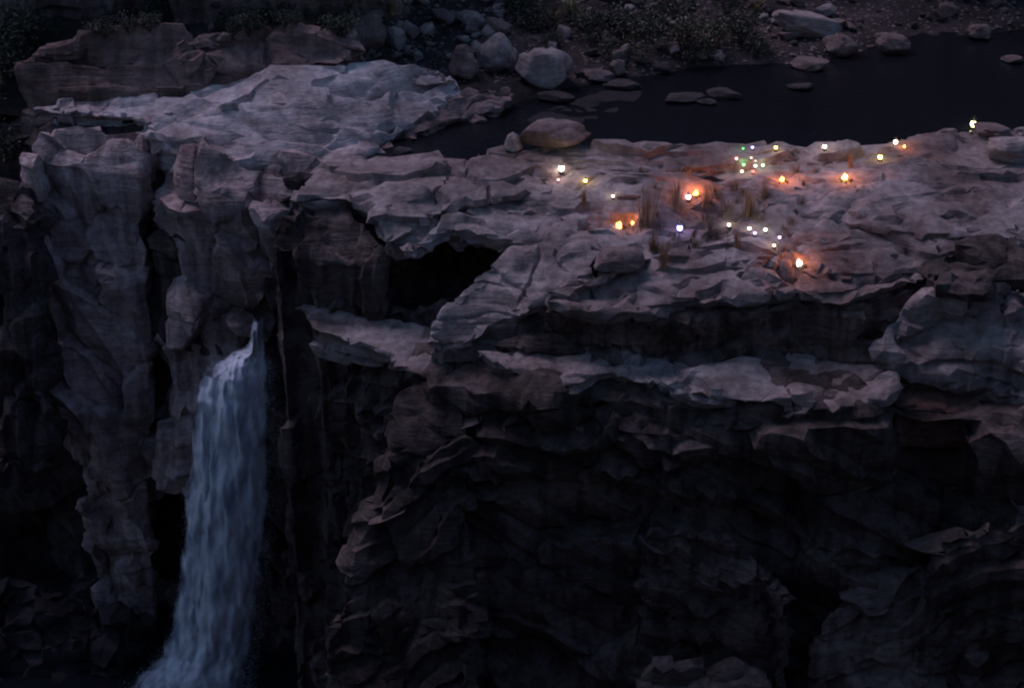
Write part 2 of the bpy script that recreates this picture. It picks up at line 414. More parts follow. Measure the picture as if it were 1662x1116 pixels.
# lower ledge
pm('ledge', [(770, 566, -4.9), (800, 588, -5.2), (855, 606, -5.4), (938, 622, -5.55), (968, 600, -5.3), (1010, 604, -5.35), (1080, 622, -5.6), (1150, 640, -5.85), (1290, 652, -6.0), (1400, 642, -5.9),
   (1445, 630, -5.75), (1450, 585, -5.3), (1300, 575, -5.4), (1000, 570, -5.3), (850, 556, -5.0)],
   thick=1.2, rings=((0, 0), (0.3, 0.12), (0.7, -0.4), (1, -1.1)), mat=M_PLATEAU, block=0.42, block_s=(5.0, 3.2, 1.5), lump=0.35, lump_s=2.5, strata=0.35, crack=0.35, seed=9.9)
# right-hand bluff
pm('bluff', [(1440, 530, -3.7), (1478, 490, -2.8), (1560, 458, -1.95), (1640, 462, -1.95), (1800, 500, -2.5), (1850, 650, -6.2), (1700, 650, -6.3), (1620, 615, -5.8), (1540, 592, -5.3), (1480, 600, -5.5), (1444, 575, -4.9)],
   zbot=-14, rings=((0, 0), (0.08, 0.25), (0.2, -0.3), (0.5, -0.5), (1, 0.3)), mat=M_PLATEAU, block=0.25, lump=0.5, lump_s=3.5, strata=0.45, crack=0.4, seed=12.4, joint=0.4)
pm('bluff', [(1310, 536, -4.6), (1390, 512, -3.9), (1450, 490, -3.2), (1500, 480, -2.9), (1500, 570, -5.0), (1420, 590, -5.5), (1320, 580, -5.5)],
   zbot=-8, mat=M_BROWN, block=0.3, block_s=(2.5, 2, 2), lump=0.3, lump_s=3, strata=0.2, seed=72.4)
# the dark cliff below, with its broken blocks
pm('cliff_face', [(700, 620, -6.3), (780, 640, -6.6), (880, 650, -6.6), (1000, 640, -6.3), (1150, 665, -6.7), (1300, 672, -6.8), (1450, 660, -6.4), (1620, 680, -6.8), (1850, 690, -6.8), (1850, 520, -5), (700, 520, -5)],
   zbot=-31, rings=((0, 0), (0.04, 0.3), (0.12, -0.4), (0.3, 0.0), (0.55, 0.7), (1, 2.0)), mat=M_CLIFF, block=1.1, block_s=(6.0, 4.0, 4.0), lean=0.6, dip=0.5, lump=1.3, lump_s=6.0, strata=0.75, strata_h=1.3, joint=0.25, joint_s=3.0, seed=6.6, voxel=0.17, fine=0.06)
pm('cliff_block', [(1452, 660, -6.9), (1520, 666, -7.0), (1592, 658, -6.8), (1592, 630, -6.6), (1452, 630, -6.6)],
   zbot=-9.0, rings=((0, 0), (0.3, 0.0), (1, -0.3)), mat=M_RUST, lump=0.2, strata=0.2, block=0.15, seed=87.0)
pm('cliff_block', [(950, 655, -6.9), (1010, 640, -6.5), (1080, 630, -6.2), (1190, 660, -6.8), (1180, 705, -7.7), (1120, 712, -7.9), (1030, 690, -7.5)],
   zbot=-11, mat=M_CLIFF, block=0.7, block_s=(2.4, 2.0, 1.6), lean=0.5, lump=0.5, lump_s=1.6, strata=0.5, joint=0.5, joint_s=0.8, seed=7.1)
pm('cliff_block', [(770, 690, -8.2), (800, 600, -6.2), (700, 570, -5.7), (694, 560, -5.2), (700, 650, -7.2), (740, 690, -8.1), (830, 696, -8.2), (840, 640, -7.0)],
   zbot=-12, mat=M_CLIFF, block=0.7, block_s=(2.4, 2.0, 1.6), lean=0.5, lump=0.5, lump_s=1.6, strata=0.5, joint=0.4, joint_s=0.8, seed=17.1)
pm('buttress', [(640, 640, -7.4), (690, 610, -6.7), (740, 620, -6.7), (760, 700, -8.2), (690, 740, -9.3), (640, 720, -9.0)],
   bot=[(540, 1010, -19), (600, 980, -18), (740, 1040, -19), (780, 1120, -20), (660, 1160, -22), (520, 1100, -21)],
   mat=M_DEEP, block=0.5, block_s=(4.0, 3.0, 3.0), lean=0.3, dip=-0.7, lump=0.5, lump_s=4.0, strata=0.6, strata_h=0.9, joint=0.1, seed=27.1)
pm('buttress', [(1030, 872, -13), (1100, 850, -12.2), (1200, 870, -12.6), (1290, 960, -14.8), (1290, 1010, -16.2), (1180, 960, -15.2), (1090, 905, -13.9)],
   zbot=-31, rings=((0, 0), (0.1, 0.2), (0.3, -0.3), (1, 1.0)), mat=M_CLIFF, block=0.5, block_s=(4.0, 3.0, 3.0), lean=0.3, dip=0.5, lump=0.5, lump_s=4.0, strata=0.6, strata_h=0.9, joint=0.1, seed=37.1)
pm('buttress', [(1040, 1085, -19.0), (1110, 1066, -18.2), (1210, 1070, -18.2), (1240, 1110, -19.4), (1180, 1140, -20.5), (1060, 1130, -20.3)],
   zbot=-31, mat=M_EDGE, block=0.5, block_s=(4.0, 3.0, 3.0), lean=0.3, dip=-0.2, lump=0.5, lump_s=4.0, strata=0.6, strata_h=0.9, joint=0.1, seed=47.1)
pm('buttress', [(1330, 1000, -16.3), (1400, 940, -14.9), (1480, 915, -14.3), (1570, 950, -15.2), (1590, 1060, -18.1), (1500, 1110, -19.5), (1380, 1095, -19.2)],
   zbot=-31, rings=((0, 0), (0.1, 0.3), (1, 1.0)), mat=M_EDGE, block=0.5, block_s=(4.0, 3.0, 3.0), lean=0.3, dip=-0.45, lump=0.5, lump_s=4.0, strata=0.6, strata_h=0.9, joint=0.1, seed=57.1)
pm('buttress', [(1500, 890, -12.5), (1580, 840, -11), (1700, 850, -11), (1720, 920, -13), (1600, 920, -13.2)],
   zbot=-31, mat=M_CLIFF, block=0.5, block_s=(4.0, 3.0, 3.0), lean=0.3, dip=-0.45, lump=0.5, lump_s=4.0, strata=0.6, strata_h=0.9, joint=0.1, seed=67.1)
# dark pillar beside the waterfall
pm('pillar', [(440, 380, -1.9), (452, 350, -1.2), (480, 335, -0.8), (560, 330, -0.7), (625, 400, -2.0), (620, 440, -3.0), (560, 430, -2.9), (500, 425, -2.9), (470, 400, -2.4), (448, 410, -2.6)],
   zbot=-31, rings=((0, 0), (0.03, 0.05), (0.06, -0.1), (0.5, -0.1), (1, 0.2)), mat=M_CLIFF, block=0.35, block_s=(2.2, 2.0, 4.0), lump=0.2, lump_s=4, strata=0.08, joint=0.4, joint_s=1.2, seed=77.7)

# ---- left wall and the pale slab
WALL = tag(empty('canyon_wall', at(250, 300, -1)), kind='structure')
def wm(*a, **k):
    o = mass(*a, **k); o.parent = WALL; o.matrix_parent_inverse = Matrix.Translation(-WALL.location); return o
wm('pale_slab', [(246, 206, 0.75), (262, 224, 0.35), (300, 246, 0.0), (400, 262, -0.3), (480, 256, -0.3), (560, 246, -0.2), (640, 222, 0.0), (690, 188, 0.35), (716, 160, 0.8), (752, 134, 1.35),
   (740, 116, 1.8), (650, 98, 2.6), (520, 100, 3.0), (420, 114, 2.6), (340, 134, 2.1), (250, 152, 1.7), (235, 180, 1.3)],
   inner=[(480, 130, 2.4), (600, 130, 2.2), (360, 160, 1.75), (300, 200, 0.95), (500, 190, 1.15), (620, 170, 1.2), (400, 220, 0.5)],
   zbot=-4, rings=((0, 0), (0.08, 0.1), (0.2, -0.2), (1, 0.1)), mat=M_PALE, block=0.40, block_s=(4.0, 2.6, 1.5), lump=0.35, lump_s=3.5, crack=0.35, strata=0.3, seed=1.4)
wm('pale_slab', [(46, 168, 1.25), (80, 180, 1.1), (150, 184, 1.1), (205, 186, 1.05), (240, 196, 0.95), (280, 180, 1.25), (270, 150, 1.65), (200, 155, 1.5), (110, 160, 1.35)],
   zbot=0.2, rings=((0, 0), (0.3, 0.05), (0.6, -0.6), (1, -1.0)), mat=M_PALE, block=0.40, block_s=(4.0, 2.6, 1.5), lump=0.15, crack=0.15, seed=21.4, strata=0.15, voxel=0.08)
wm('pale_slab', [(248, 214, 0.5), (268, 244, -0.3), (286, 274, -1.0), (330, 292, -1.4), (400, 302, -1.55), (470, 304, -1.55), (522, 284, -1.05), (558, 258, -0.35), (640, 230, -0.1), (600, 212, 0.25), (480, 222, 0.25), (350, 222, 0.35)],
   zbot=-4.5, rings=((0, 0), (0.15, 0.12), (0.4, -0.2), (1, -0.3)), mat=M_BUTT, block=0.4, block_s=(4.0, 2.6, 1.6), lump=0.25, lump_s=3.0, crack=0.3, strata=0.2, joint=0.15, seed=26.4)
wm('tail_slab', [(690, 186, 0.3), (720, 160, 0.75), (760, 142, 0.95), (826, 140, 0.7), (834, 158, 0.35), (800, 180, 0.0), (740, 194, -0.1), (640, 226, -0.2), (600, 236, -0.2), (640, 205, 0.2)],
   zbot=-2, mat=M_RED, block=0.3, lump=0.2, lump_s=2, crack=0.2, seed=31.4, voxel=0.09)
wm('red_slab', [(28, 112, 2.6), (60, 68, 3.8), (150, 40, 4.7), (290, 40, 4.7), (318, 66, 3.9), (345, 118, 2.6), (330, 150, 1.7), (200, 158, 1.4), (80, 160, 1.3)],
   inner=[(150, 62, 4.6), (230, 60, 4.7), (285, 64, 4.6), (80, 88, 3.7)], zbot=-1, mat=M_RED, block=0.35, block_s=(5.0, 4.0, 2.2), lump=0.3, lump_s=4, crack=0.3, strata=0.15, joint=0.1, seed=41.4)
wm('red_slab', [(286, 56, 4.3), (350, 44, 4.4), (450, 42, 4.3), (585, 50, 3.9), (600, 84, 3.3), (560, 104, 2.7), (450, 112, 2.5), (360, 118, 2.4), (320, 100, 3.0)],
   inner=[(350, 66, 4.3), (450, 66, 4.1), (560, 70, 3.8)], zbot=-1, mat=M_RED, block=0.35, block_s=(5.0, 4.0, 2.2), lump=0.3, lump_s=4, crack=0.3, strata=0.15, joint=0.1, seed=51.4)
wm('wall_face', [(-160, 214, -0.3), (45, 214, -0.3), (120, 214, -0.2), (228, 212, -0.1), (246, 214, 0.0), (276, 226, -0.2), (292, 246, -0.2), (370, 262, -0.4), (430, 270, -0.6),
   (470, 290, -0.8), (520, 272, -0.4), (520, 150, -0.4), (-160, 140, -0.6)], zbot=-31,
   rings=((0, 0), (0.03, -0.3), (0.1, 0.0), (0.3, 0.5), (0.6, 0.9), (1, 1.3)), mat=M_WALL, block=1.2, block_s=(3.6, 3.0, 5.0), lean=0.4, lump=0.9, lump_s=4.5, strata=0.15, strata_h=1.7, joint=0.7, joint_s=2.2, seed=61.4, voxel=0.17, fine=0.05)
wm('buttress', [(40, 262, -0.8), (98, 268, -1.0), (160, 276, -1.2), (228, 282, -1.3), (236, 206, 0.5), (60, 206, 0.5)],
   bot=[(178, 1072, -31), (205, 1078, -31), (230, 1078, -31), (252, 1072, -31), (256, 1010, -31), (180, 1010, -31)],
   rings=((0, 0), (0.05, 0.2), (0.12, 0.0), (0.4, 0.2), (1, 0)), mat=M_BUTT, block=0.8, block_s=(2.8, 2.4, 4.0), lean=0.4, lump=0.3, lump_s=3.5, strata=0.15, strata_h=1.5, joint=0.4, joint_s=1.6, seed=71.4)
wm('buttress', [(282, 238, 0.1), (300, 285, -1.0), (370, 300, -1.3), (430, 330, -1.9), (478, 318, -1.5), (548, 262, -0.3), (480, 250, -0.1), (300, 236, 0.2)],
   bot=[(262, 760, -18), (280, 800, -18.5), (300, 800, -18.5), (330, 790, -18.5), (350, 770, -18), (380, 640, -14), (360, 640, -14), (270, 700, -18)],
   rings=((0, 0), (0.05, 0.2), (0.12, 0.0), (0.5, -0.1), (1, 0)), mat=M_BUTT, block=0.8, block_s=(3.0, 2.6, 3.6), lean=0.4, lump=0.5, lump_s=3.5, strata=0.15, strata_h=1.4, joint=0.35, joint_s=1.6, seed=81.4)
wm('buttress', [(-40, 330, -2.5), (10, 345, -2.9), (48, 350, -3.0), (60, 300, -2.0), (-40, 280, -1.5)],
   bot=[(0, 760, -16), (40, 760, -16), (80, 760, -16), (90, 700, -16), (0, 700, -16)],
   mat=M_WALL, block=0.45, block_s=(1.3, 1.3, 3.0), lump=0.6, lump_s=2.5, strata=0.35, joint=0.6, joint_s=1.2, seed=91.4)

wm('shade_talus', [(-160, 930, -24.0), (20, 940, -24.4), (120, 960, -25.0), (200, 985, -25.8), (236, 1010, -26.6), (210, 1060, -27.9), (120, 1110, -29.3), (-160, 1130, -29.6), (-200, 1000, -26)],
   zbot=-31, mat=M_WET_SHADE, block=0.7, lump=0.8, lump_s=2.5, strata=0.3, joint=0.5, seed=96.4)  # added dark mass, stands in for the black shade at the wall foot

# ---- far bank: one ground sheet to the horizon with the pool basin in it
def shore_y(x):        # far shoreline of the pool as plan distance for every x
    pts = [(-60, 99), (-6, 99), (-1, 100), (2, 102.5), (6, 105.5), (11, 107), (17, 108), (24, 112), (40, 116), (400, 118)]
    return np.interp(x, [p[0] for p in pts], [p[1] for p in pts])
def ground_z(x, y):
    s = y - shore_y(x)
    z = -1.6 + 1.6 * sstep(-3, 0.5, s) + 0.07 * np.clip(s, 0, 12) + 0.20 * np.clip(s - 8, 0, 60) + 0.08 * np.clip(s - 68, 0, 600)
    z += 2.2 * sstep(-4, -14, x) * sstep(96, 104, y)
    return z
def build_ground():
    xs = np.concatenate([np.linspace(-1500, -70, 12)[:-1], np.arange(-70, 70.01, 0.35), np.linspace(70, 1500, 12)[1:]])
    ys = np.concatenate([np.arange(89, 128, 0.35), np.linspace(128, 300, 30), np.linspace(320, 2500, 16)])
    X, Y = np.meshgrid(xs, ys); x = X.ravel(); y = Y.ravel()
    y = np.maximum(y, 89 + 9 * sstep(-7, -10, x))
    z = ground_z(x, y)
    p = np.stack([x, y, z * 0], 1)
    z = z + 0.45 * fbm(p / 5, 4) + 0.18 * fbm(p / 1.3 + 7, 3)
    nx, ny = len(xs), len(ys)
    i = np.arange(nx * ny).reshape(ny, nx)
    f = np.stack([i[:-1, :-1].ravel(), i[:-1, 1:].ravel(), i[1:, 1:].ravel(), i[1:, :-1].ravel()], 1)
    me = bpy.data.meshes.new('ground'); me.from_pydata(np.stack([x, y, z], 1).tolist(), [], f.tolist())
    me.polygons.foreach_set('use_smooth', np.ones(len(me.polygons), dtype=bool)); me.update()
    TERRAIN.append(me)
    return tag(link('ground', me, M_SOIL), kind='structure')
build_ground()

# far cliffs at the head of the bank; the middle one is added, out of view
FAR = tag(empty('far_cliff', (0, 118, 5)), kind='structure')
def fm(name, plan, z0, z1, **k):
    # plan outline given directly in metres
    top = []
    for (x, y) in plan:
        v = Vector((x, y, z1)) - Vector((0, 0, CAM_H))
        c = v.dot(Vector((0, _cp, -_sp))); r = v.x / c; u = v.dot(Vector((0, _sp, _cp))) / c
        top.append((831 + r * FPX, 558 - u * FPX, z1))
    o = mass(name, top, zbot=z0, **k); o.parent = FAR; o.matrix_parent_inverse = Matrix.Translation(-FAR.location); return o
FR = ((0, 0), (0.5, 0.3), (1, 0.9))
fm('cliff_face', [(-90, 110), (-60, 108), (-34, 106.5), (-27, 105.2), (-22, 106.5), (-17, 105.2), (-13, 106.8), (-9.5, 106.4), (-7.5, 110), (-5, 118), (-3, 135), (-90, 135)], -1, 18,
   mat=M_RED, lump=1.2, lump_s=4, strata=0.5, strata_h=1.6, joint=1.3, joint_s=2.2, seed=5.1, voxel=0.25, rings=FR)
fm('cliff_face', [(-6, 126), (2, 124), (10, 125.5), (16, 124), (23, 126), (24, 140), (-6, 140)], -1, 19,
   mat=M_RED, lump=1.2, lump_s=4, strata=0.5, strata_h=1.6, joint=1.0, joint_s=2.2, seed=25.1, voxel=0.3, rings=FR)  # unseen cliff added to block the sky from the pool's reflection
fm('cliff_face', [(20, 122), (26, 118), (32, 117.5), (40, 119), (60, 118), (100, 120), (100, 135), (20, 135)], -1, 17,
   mat=M_RED, lump=1.0, lump_s=4, strata=0.5, strata_h=1.2, joint=0.8, joint_s=2.2, seed=15.1, voxel=0.25, rings=FR)

# gorge floor and the camera's own side of the gorge
# ------------------------------------------------------------------ water
def water_mat(name, col, rough, s, bump):
    m, nt, b = nodes(name)
    N, L = nt.nodes.new, nt.links.new
    b.inputs['Base Color'].default_value = (*col, 1); b.inputs['Roughness'].default_value = rough
    b.inputs['IOR'].default_value = 1.33
    tc = N('ShaderNodeTexCoord'); mp = N('ShaderNodeMapping'); mp.inputs['Scale'].default_value = (s, s * 2.2, s)
    t = N('ShaderNodeTexNoise'); t.inputs['Scale'].default_value = 1; t.inputs['Detail'].default_value = 4
    bp = N('ShaderNodeBump'); bp.inputs['Strength'].default_value = bump; bp.inputs['Distance'].default_value = 0.05
    L(tc.outputs['Object'], mp.inputs[0]); L(mp.outputs[0], t.inputs['Vector']); L(t.outputs[0], bp.inputs['Height']); L(bp.outputs[0], b.inputs['Normal'])
    return m
M_POOL = water_mat('pool_water', (0.008, 0.009, 0.012), 0.10, 1.6, 0.8)
M_RIVER = water_mat('gorge_water', (0.010, 0.013, 0.018), 0.18, 0.8, 0.5)
def sheet(name, pts, z, mat):
    me = bpy.data.meshes.new(name)
    me.from_pydata([(x, y, z) for x, y in pts], [], [tuple(range(len(pts)))]); me.update()
    TERRAIN.append(me)
    return tag(link(name, me, mat), kind='structure')
sheet('pool', [(-7.0, 91.5), (-3, 90), (70, 88), (90, 122), (-5, 122), (-7, 100), (-8.2, 97)], -0.42, M_POOL)
sheet('gorge_river', [(-300, 5), (300, 5), (300, 96), (-300, 96)], -28.8, M_RIVER)
def near_rim():
    # the side the camera stands on
    xs = np.arange(-90, 90.1, 1.5); prof = [(-120, 34.2), (-30, 34.4), (-3, 34.5), (0.6, 34.3), (2.2, 31), (3.5, 20), (6, 5), (9, -12), (13, -31)]
    pts = []
    for i in range(len(prof) - 1):
        a, b = prof[i], prof[i + 1]; k = 8
        for j in range(k): pts.append((a[0] + (b[0] - a[0]) * j / k, a[1] + (b[1] - a[1]) * j / k))
    pts.append(prof[-1]); pts = np.array(pts)
    X, Yi = np.meshgrid(xs, np.arange(len(pts))); x = X.ravel(); y = pts[Yi.ravel(), 0]; z = pts[Yi.ravel(), 1]
    p = np.stack([x, y, z], 1); w = sstep(1, 8, np.abs(y - 0.0)) * 0.9
    z = z + w * fbm(p / 6, 3); y = y - w * 1.2 * np.abs(fbm(p / 9 + 4, 3))
    nx, ny = len(xs), len(pts); i = np.arange(nx * ny).reshape(ny, nx)
    f = np.stack([i[:-1, :-1].ravel(), i[:-1, 1:].ravel(), i[1:, 1:].ravel(), i[1:, :-1].ravel()], 1)
    me = bpy.data.meshes.new('near_rim'); me.from_pydata(np.stack([x, y, z], 1).tolist(), [], f.tolist()); me.update()
    return tag(link('near_rim', me, M_CLIFF), kind='structure')
near_rim()

# ------------------------------------------------------------------ setting things down: look where the ground really is
def build_bvh():
    V, F, o = [], [], 0
    for me in TERRAIN:
        n = len(me.vertices); co = np.empty(n * 3, dtype=np.float32); me.vertices.foreach_get('co', co)
        V.append(co.reshape(-1, 3))
        me.calc_loop_triangles()
        t = np.empty(len(me.loop_triangles) * 3, dtype=np.int32); me.loop_triangles.foreach_get('vertices', t)
        F.append(t.reshape(-1, 3) + o); o += n
    return BVHTree.FromPolygons(np.concatenate(V).tolist(), np.concatenate(F).tolist())
BVH = build_bvh()
def ground_at(px, py):
    d = ray(px, py).normalized()
    h = BVH.ray_cast(Vector((0, 0, CAM_H)), d)
    return h[0] if h[0] is not None else at(px, py, 0)
def drop(x, y, z=60):
    h = BVH.ray_cast(Vector((x, y, z)), Vector((0, 0, -1)))
    return h[0] if h[0] is not None else Vector((x, y, 0))
def mpp(p):                              # metres per photo pixel at point p
    v = p - Vector((0, 0, CAM_H)); return v.dot(Vector((0, _cp, -_sp))) / FPX

print('TERRAIN verts', sum(len(m.vertices) for m in TERRAIN))
#@@THINGS
# ------------------------------------------------------------------ waterfall
def water_fall_mat():
    m, nt, b = nodes('falling_water')
    N, L = nt.nodes.new, nt.links.new
    uv = N('ShaderNodeUVMap'); uv.uv_map = 'flow'
    mp = N('ShaderNodeMapping'); mp.inputs['Scale'].default_value = (6, 3.2, 1)
    L(uv.outputs[0], mp.inputs[0])
    t = N('ShaderNodeTexNoise'); t.inputs['Scale'].default_value = 1; t.inputs['Detail'].default_value = 6; t.inputs['Roughness'].default_value = 0.6; t.inputs['Distortion'].default_value = 0.4
    L(mp.outputs[0], t.inputs['Vector'])
    r = N('ShaderNodeValToRGB'); r.color_ramp.elements[0].position = 0.36; r.color_ramp.elements[1].position = 0.62
    r.color_ramp.elements[0].color = (0.40, 0.45, 0.53, 1); r.color_ramp.elements[1].color = (0.72, 0.77, 0.83, 1)
    L(t.outputs[0], r.inputs[0]); L(r.outputs[0], b.inputs['Base Color'])
    b.inputs['Roughness'].default_value = 0.55
    sep = N('ShaderNodeSeparateXYZ'); L(uv.outputs[0], sep.inputs[0])
    # thin, ragged edges: cover falls off towards both sides of the sheet
    e1 = N('ShaderNodeMath'); e1.operation = 'SUBTRACT'; L(sep.outputs[0], e1.inputs[0]); e1.inputs[1].default_value = 0.5
    e2 = N('ShaderNodeMath'); e2.operation = 'ABSOLUTE'; L(e1.outputs[0], e2.inputs[0])
    e3 = N('ShaderNodeMapRange'); L(e2.outputs[0], e3.inputs[0]); e3.inputs[1].default_value = 0.5; e3.inputs[2].default_value = 0.28; e3.inputs[3].default_value = -0.28; e3.inputs[4].default_value = 0.55
    s = N('ShaderNodeMath'); s.operation = 'ADD'; L(e3.outputs[0], s.inputs[0]); L(t.outputs[0], s.inputs[1])
    c = N('ShaderNodeMapRange'); L(s.outputs[0], c.inputs[0]); c.inputs[1].default_value = 0.35; c.inputs[2].default_value = 0.75
    c.inputs[3].default_value = 0.0; c.inputs[4].default_value = 0.92
    L(c.outputs[0], b.inputs['Alpha'])
    bp = N('ShaderNodeBump'); bp.inputs['Strength'].default_value = 0.3; bp.inputs['Distance'].default_value = 0.15
    L(t.outputs[0], bp.inputs['Height']); L(bp.outputs[0], b.inputs['Normal'])
    return m
M_FALL = water_fall_mat()
M_SPRAY = plain('spray_white', (0.72, 0.78, 0.86), 0.6, 0.1)
FALL_Y0, FALL_Y1 = 88.9, 87.4
def curtain(rows, nu, nv, depth, seed):
    """rows: (left px, right px, py, distance). A bowed sheet of falling water in metres."""
    L = [at_y(a, py, y) for a, b, py, y in rows]; Rr = [at_y(b, py, y) for a, b, py, y in rows]
    t = np.linspace(0, len(rows) - 1, nv)
    def ip(P, k): return np.interp(t, np.arange(len(rows)), [p[k] for p in P])
    lx, rx, ly, lz = ip(L, 0), ip(Rr, 0), ip(L, 1), ip(L, 2)
    u = np.linspace(0, 1, nu)
    X = lx[:, None] + (rx - lx)[:, None] * u; Y = ly[:, None] - depth * np.sin(np.pi * u)[None, :] ; Z = lz[:, None] + 0 * u
    p = np.stack([X.ravel(), Y.ravel(), Z.ravel()], 1)
    q = np.stack([p[:, 0] / 0.55, p[:, 1] / 0.6, p[:, 2] / 2.2], 1) + seed
    p[:, 1] -= 0.30 * fbm(q, 3); p[:, 0] += 0.14 * fbm(q + 33, 3)
    i = np.arange(nu * nv).reshape(nv, nu)
    f = np.stack([i[:-1, :-1].ravel(), i[1:, :-1].ravel(), i[1:, 1:].ravel(), i[:-1, 1:].ravel()], 1)
    me = bpy.data.meshes.new('water_curtain'); me.from_pydata(p.tolist(), [], f.tolist())
    ul = me.uv_layers.new(name='flow')
    uvv = np.stack([np.tile(u, nv), np.repeat((lz - lz[0]) / 6.0, nu)], 1) + 0
    idx = np.empty(len(me.loops), dtype=np.int32); me.loops.foreach_get('vertex_index', idx)
    ul.data.foreach_set('uv', uvv[idx].astype(np.float32).ravel())
    me.polygons.foreach_set('use_smooth', np.ones(len(me.polygons), dtype=bool)); me.update()
    return me
wf = tag(empty('waterfall', at_y(360, 1100, FALL_Y1)), 'blue-white waterfall pouring from a dark slot between the cliffs', 'waterfall')
def wpart(name, me, mat):
    o = link(name, me, mat, wf); o.matrix_parent_inverse = Matrix.Translation(-wf.location); return o
body = [(407, 430, 514, FALL_Y0), (405, 431, 530, FALL_Y0 - 0.1), (404, 431, 548, FALL_Y0 - 0.2), (396, 432, 562, FALL_Y0 - 0.35), (374, 434, 572, FALL_Y0 - 0.6), (352, 435, 584, FALL_Y0 - 0.9), (338, 436, 606, FALL_Y0 - 1.2), (327, 438, 650, FALL_Y1), (318, 440, 740, FALL_Y1), (306, 436, 850, FALL_Y1),
        (300, 430, 940, FALL_Y1), (286, 418, 1020, FALL_Y1), (268, 410, 1064, FALL_Y1 - 0.2), (236, 404, 1096, FALL_Y1 - 0.6), (205, 404, 1135, FALL_Y1 - 1.0)]
wpart('water_curtain', curtain(body, 34, 150, 0.55, 1.0), M_FALL)
wpart('water_curtain', curtain([(a + 10, b - 14, py, y - 0.25) for a, b, py, y in body[1:]], 30, 150, 0.75, 21.0), M_FALL)
wpart('water_curtain', curtain([(a - 12, a + (b - a) * 0.62, py, y - 0.1) for a, b, py, y in body[6:]], 24, 130, 0.5, 41.0), M_FALL)
def spray_mesh():
    rs = np.random.RandomState(3); n = 15000
    c = at_y(322, 1112, FALL_Y1 - 0.9)
    g = rs.normal(size=(n, 3)) * np.array([1.1, 0.9, 0.55]); g[:, 2] = np.abs(g[:, 2]) * (1.3 - 0.35 * np.abs(g[:, 0])) - 0.3
    g[:, 0] -= 0.25 * np.abs(rs.normal(size=n))
    pts = g + np.array(c); r = rs.uniform(0.012, 0.038, n)
    # droplets up the sides of the fall
    m = 9000; k = rs.uniform(5, len(body) - 1.01, m); i0 = k.astype(int); fr = k - i0; side = rs.randint(0, 2, m)
    P = np.array([[list(at_y(a, py, y)), list(at_y(b, py, y))] for a, b, py, y in body])
    q = P[i0, side] * (1 - fr)[:, None] + P[i0 + 1, side] * fr[:, None]
    q += rs.normal(size=(m, 3)) * np.array([0.22, 0.25, 0.3])
    pts = np.concatenate([pts, q]); r = np.concatenate([r, rs.uniform(0.006, 0.018, m)])
    t = np.array([[1, 1, 1], [1, -1, -1], [-1, 1, -1], [-1, -1, 1]]) * 0.6
    V = (pts[:, None, :] + t[None] * r[:, None, None]).reshape(-1, 3)
    b = np.arange(len(pts))[:, None] * 4
    F = np.concatenate([b + np.array(x) for x in ([0, 1, 2], [0, 3, 1], [0, 2, 3], [1, 3, 2])])
    me = bpy.data.meshes.new('spray'); me.from_pydata(V.tolist(), [], F.tolist()); me.update()
    return me
tag(wpart('spray', spray_mesh(), M_SPRAY), kind='stuff')

def mist_part():
    m = bpy.data.materials.new('mist_air'); m.use_nodes = True; nt = m.node_tree; nt.nodes.clear()
    o_ = nt.nodes.new('ShaderNodeOutputMaterial'); v = nt.nodes.new('ShaderNodeVolumePrincipled')
    v.inputs['Color'].default_value = (0.9, 0.93, 1, 1); v.inputs['Density'].default_value = 0.9
    nt.links.new(v.outputs[0], o_.inputs['Volume'])
    me = rock_mesh('mist', 7.7, 3, 0.1, 0.3)
    c = at_y(322, 1105, FALL_Y1 - 0.6)
    co = np.empty(len(me.vertices) * 3, dtype=np.float32); me.vertices.foreach_get('co', co)
    co = co.reshape(-1, 3) * np.array([2.3, 1.3, 1.5]) + np.array(c); me.vertices.foreach_set('co', co.astype(np.float32).ravel()); me.update()
    tag(wpart('mist', me, m), kind='stuff')
# ------------------------------------------------------------------ boulders and stones
def rock_mesh(name, seed, sub=4, facet=0.28, lump=0.22, planes=7, lo=0.62, hi=0.9):
    bm = bmesh.new(); bmesh.ops.create_icosphere(bm, subdivisions=sub, radius=1.0)
    me = from_bm(name, bm)
    n = len(me.vertices); co = np.empty(n * 3, dtype=np.float32); me.vertices.foreach_get('co', co); co = co.reshape(-1, 3).astype(np.float64)
    nrm = co / np.linalg.norm(co, axis=1)[:, None]
    p = co * 1.0 + seed
    f1, gap, hh, off = worley(p * 0.9)
    tilt = (off * _grad[(hh * 5 + 1) & 255]).sum(1)
    d = lump * fbm(p * 0.8, 3) + facet * (tilt + ((hh * 0.618) % 1.0 - 0.5) * 0.5) + 0.03 * fbm(p * 4, 3)
    co = nrm * (1 + d)[:, None]
    # flatten a few random planes so that the rock has worn faces
    rs = np.random.RandomState(int(seed * 10) % 9999)
    for k in range(planes):
        a = rs.normal(size=3); a /= np.linalg.norm(a); lim = rs.uniform(lo, hi)
        s = co @ a; over = np.clip(s - lim, 0, None); co -= over[:, None] * 0.95 * a
    me.vertices.foreach_set('co', co.astype(np.float32).ravel()); me.update()
    return me
def boulder(px, py, w, h, mat, label, seed, depth=1.0, rz=0.0, tilt=0.0, name='boulder', cat='boulder', group=None, sub=4, sink=0.25, roll=0.0):
    base = ground_at(px, py + h * 0.42)
    k = mpp(base)
    rx = w * k / 2; rzz = h * k / 2 * 1.08
    me = rock_mesh(name, seed, sub)
    o = link(name, me, mat)
    o.scale = (rx, rx * depth, rzz); o.rotation_euler = (tilt, roll, rz)
    o.location = (base.x, base.y + rx * depth * 0.35, base.z + rzz * (1 - sink))
    return tag(o, label, cat, group)
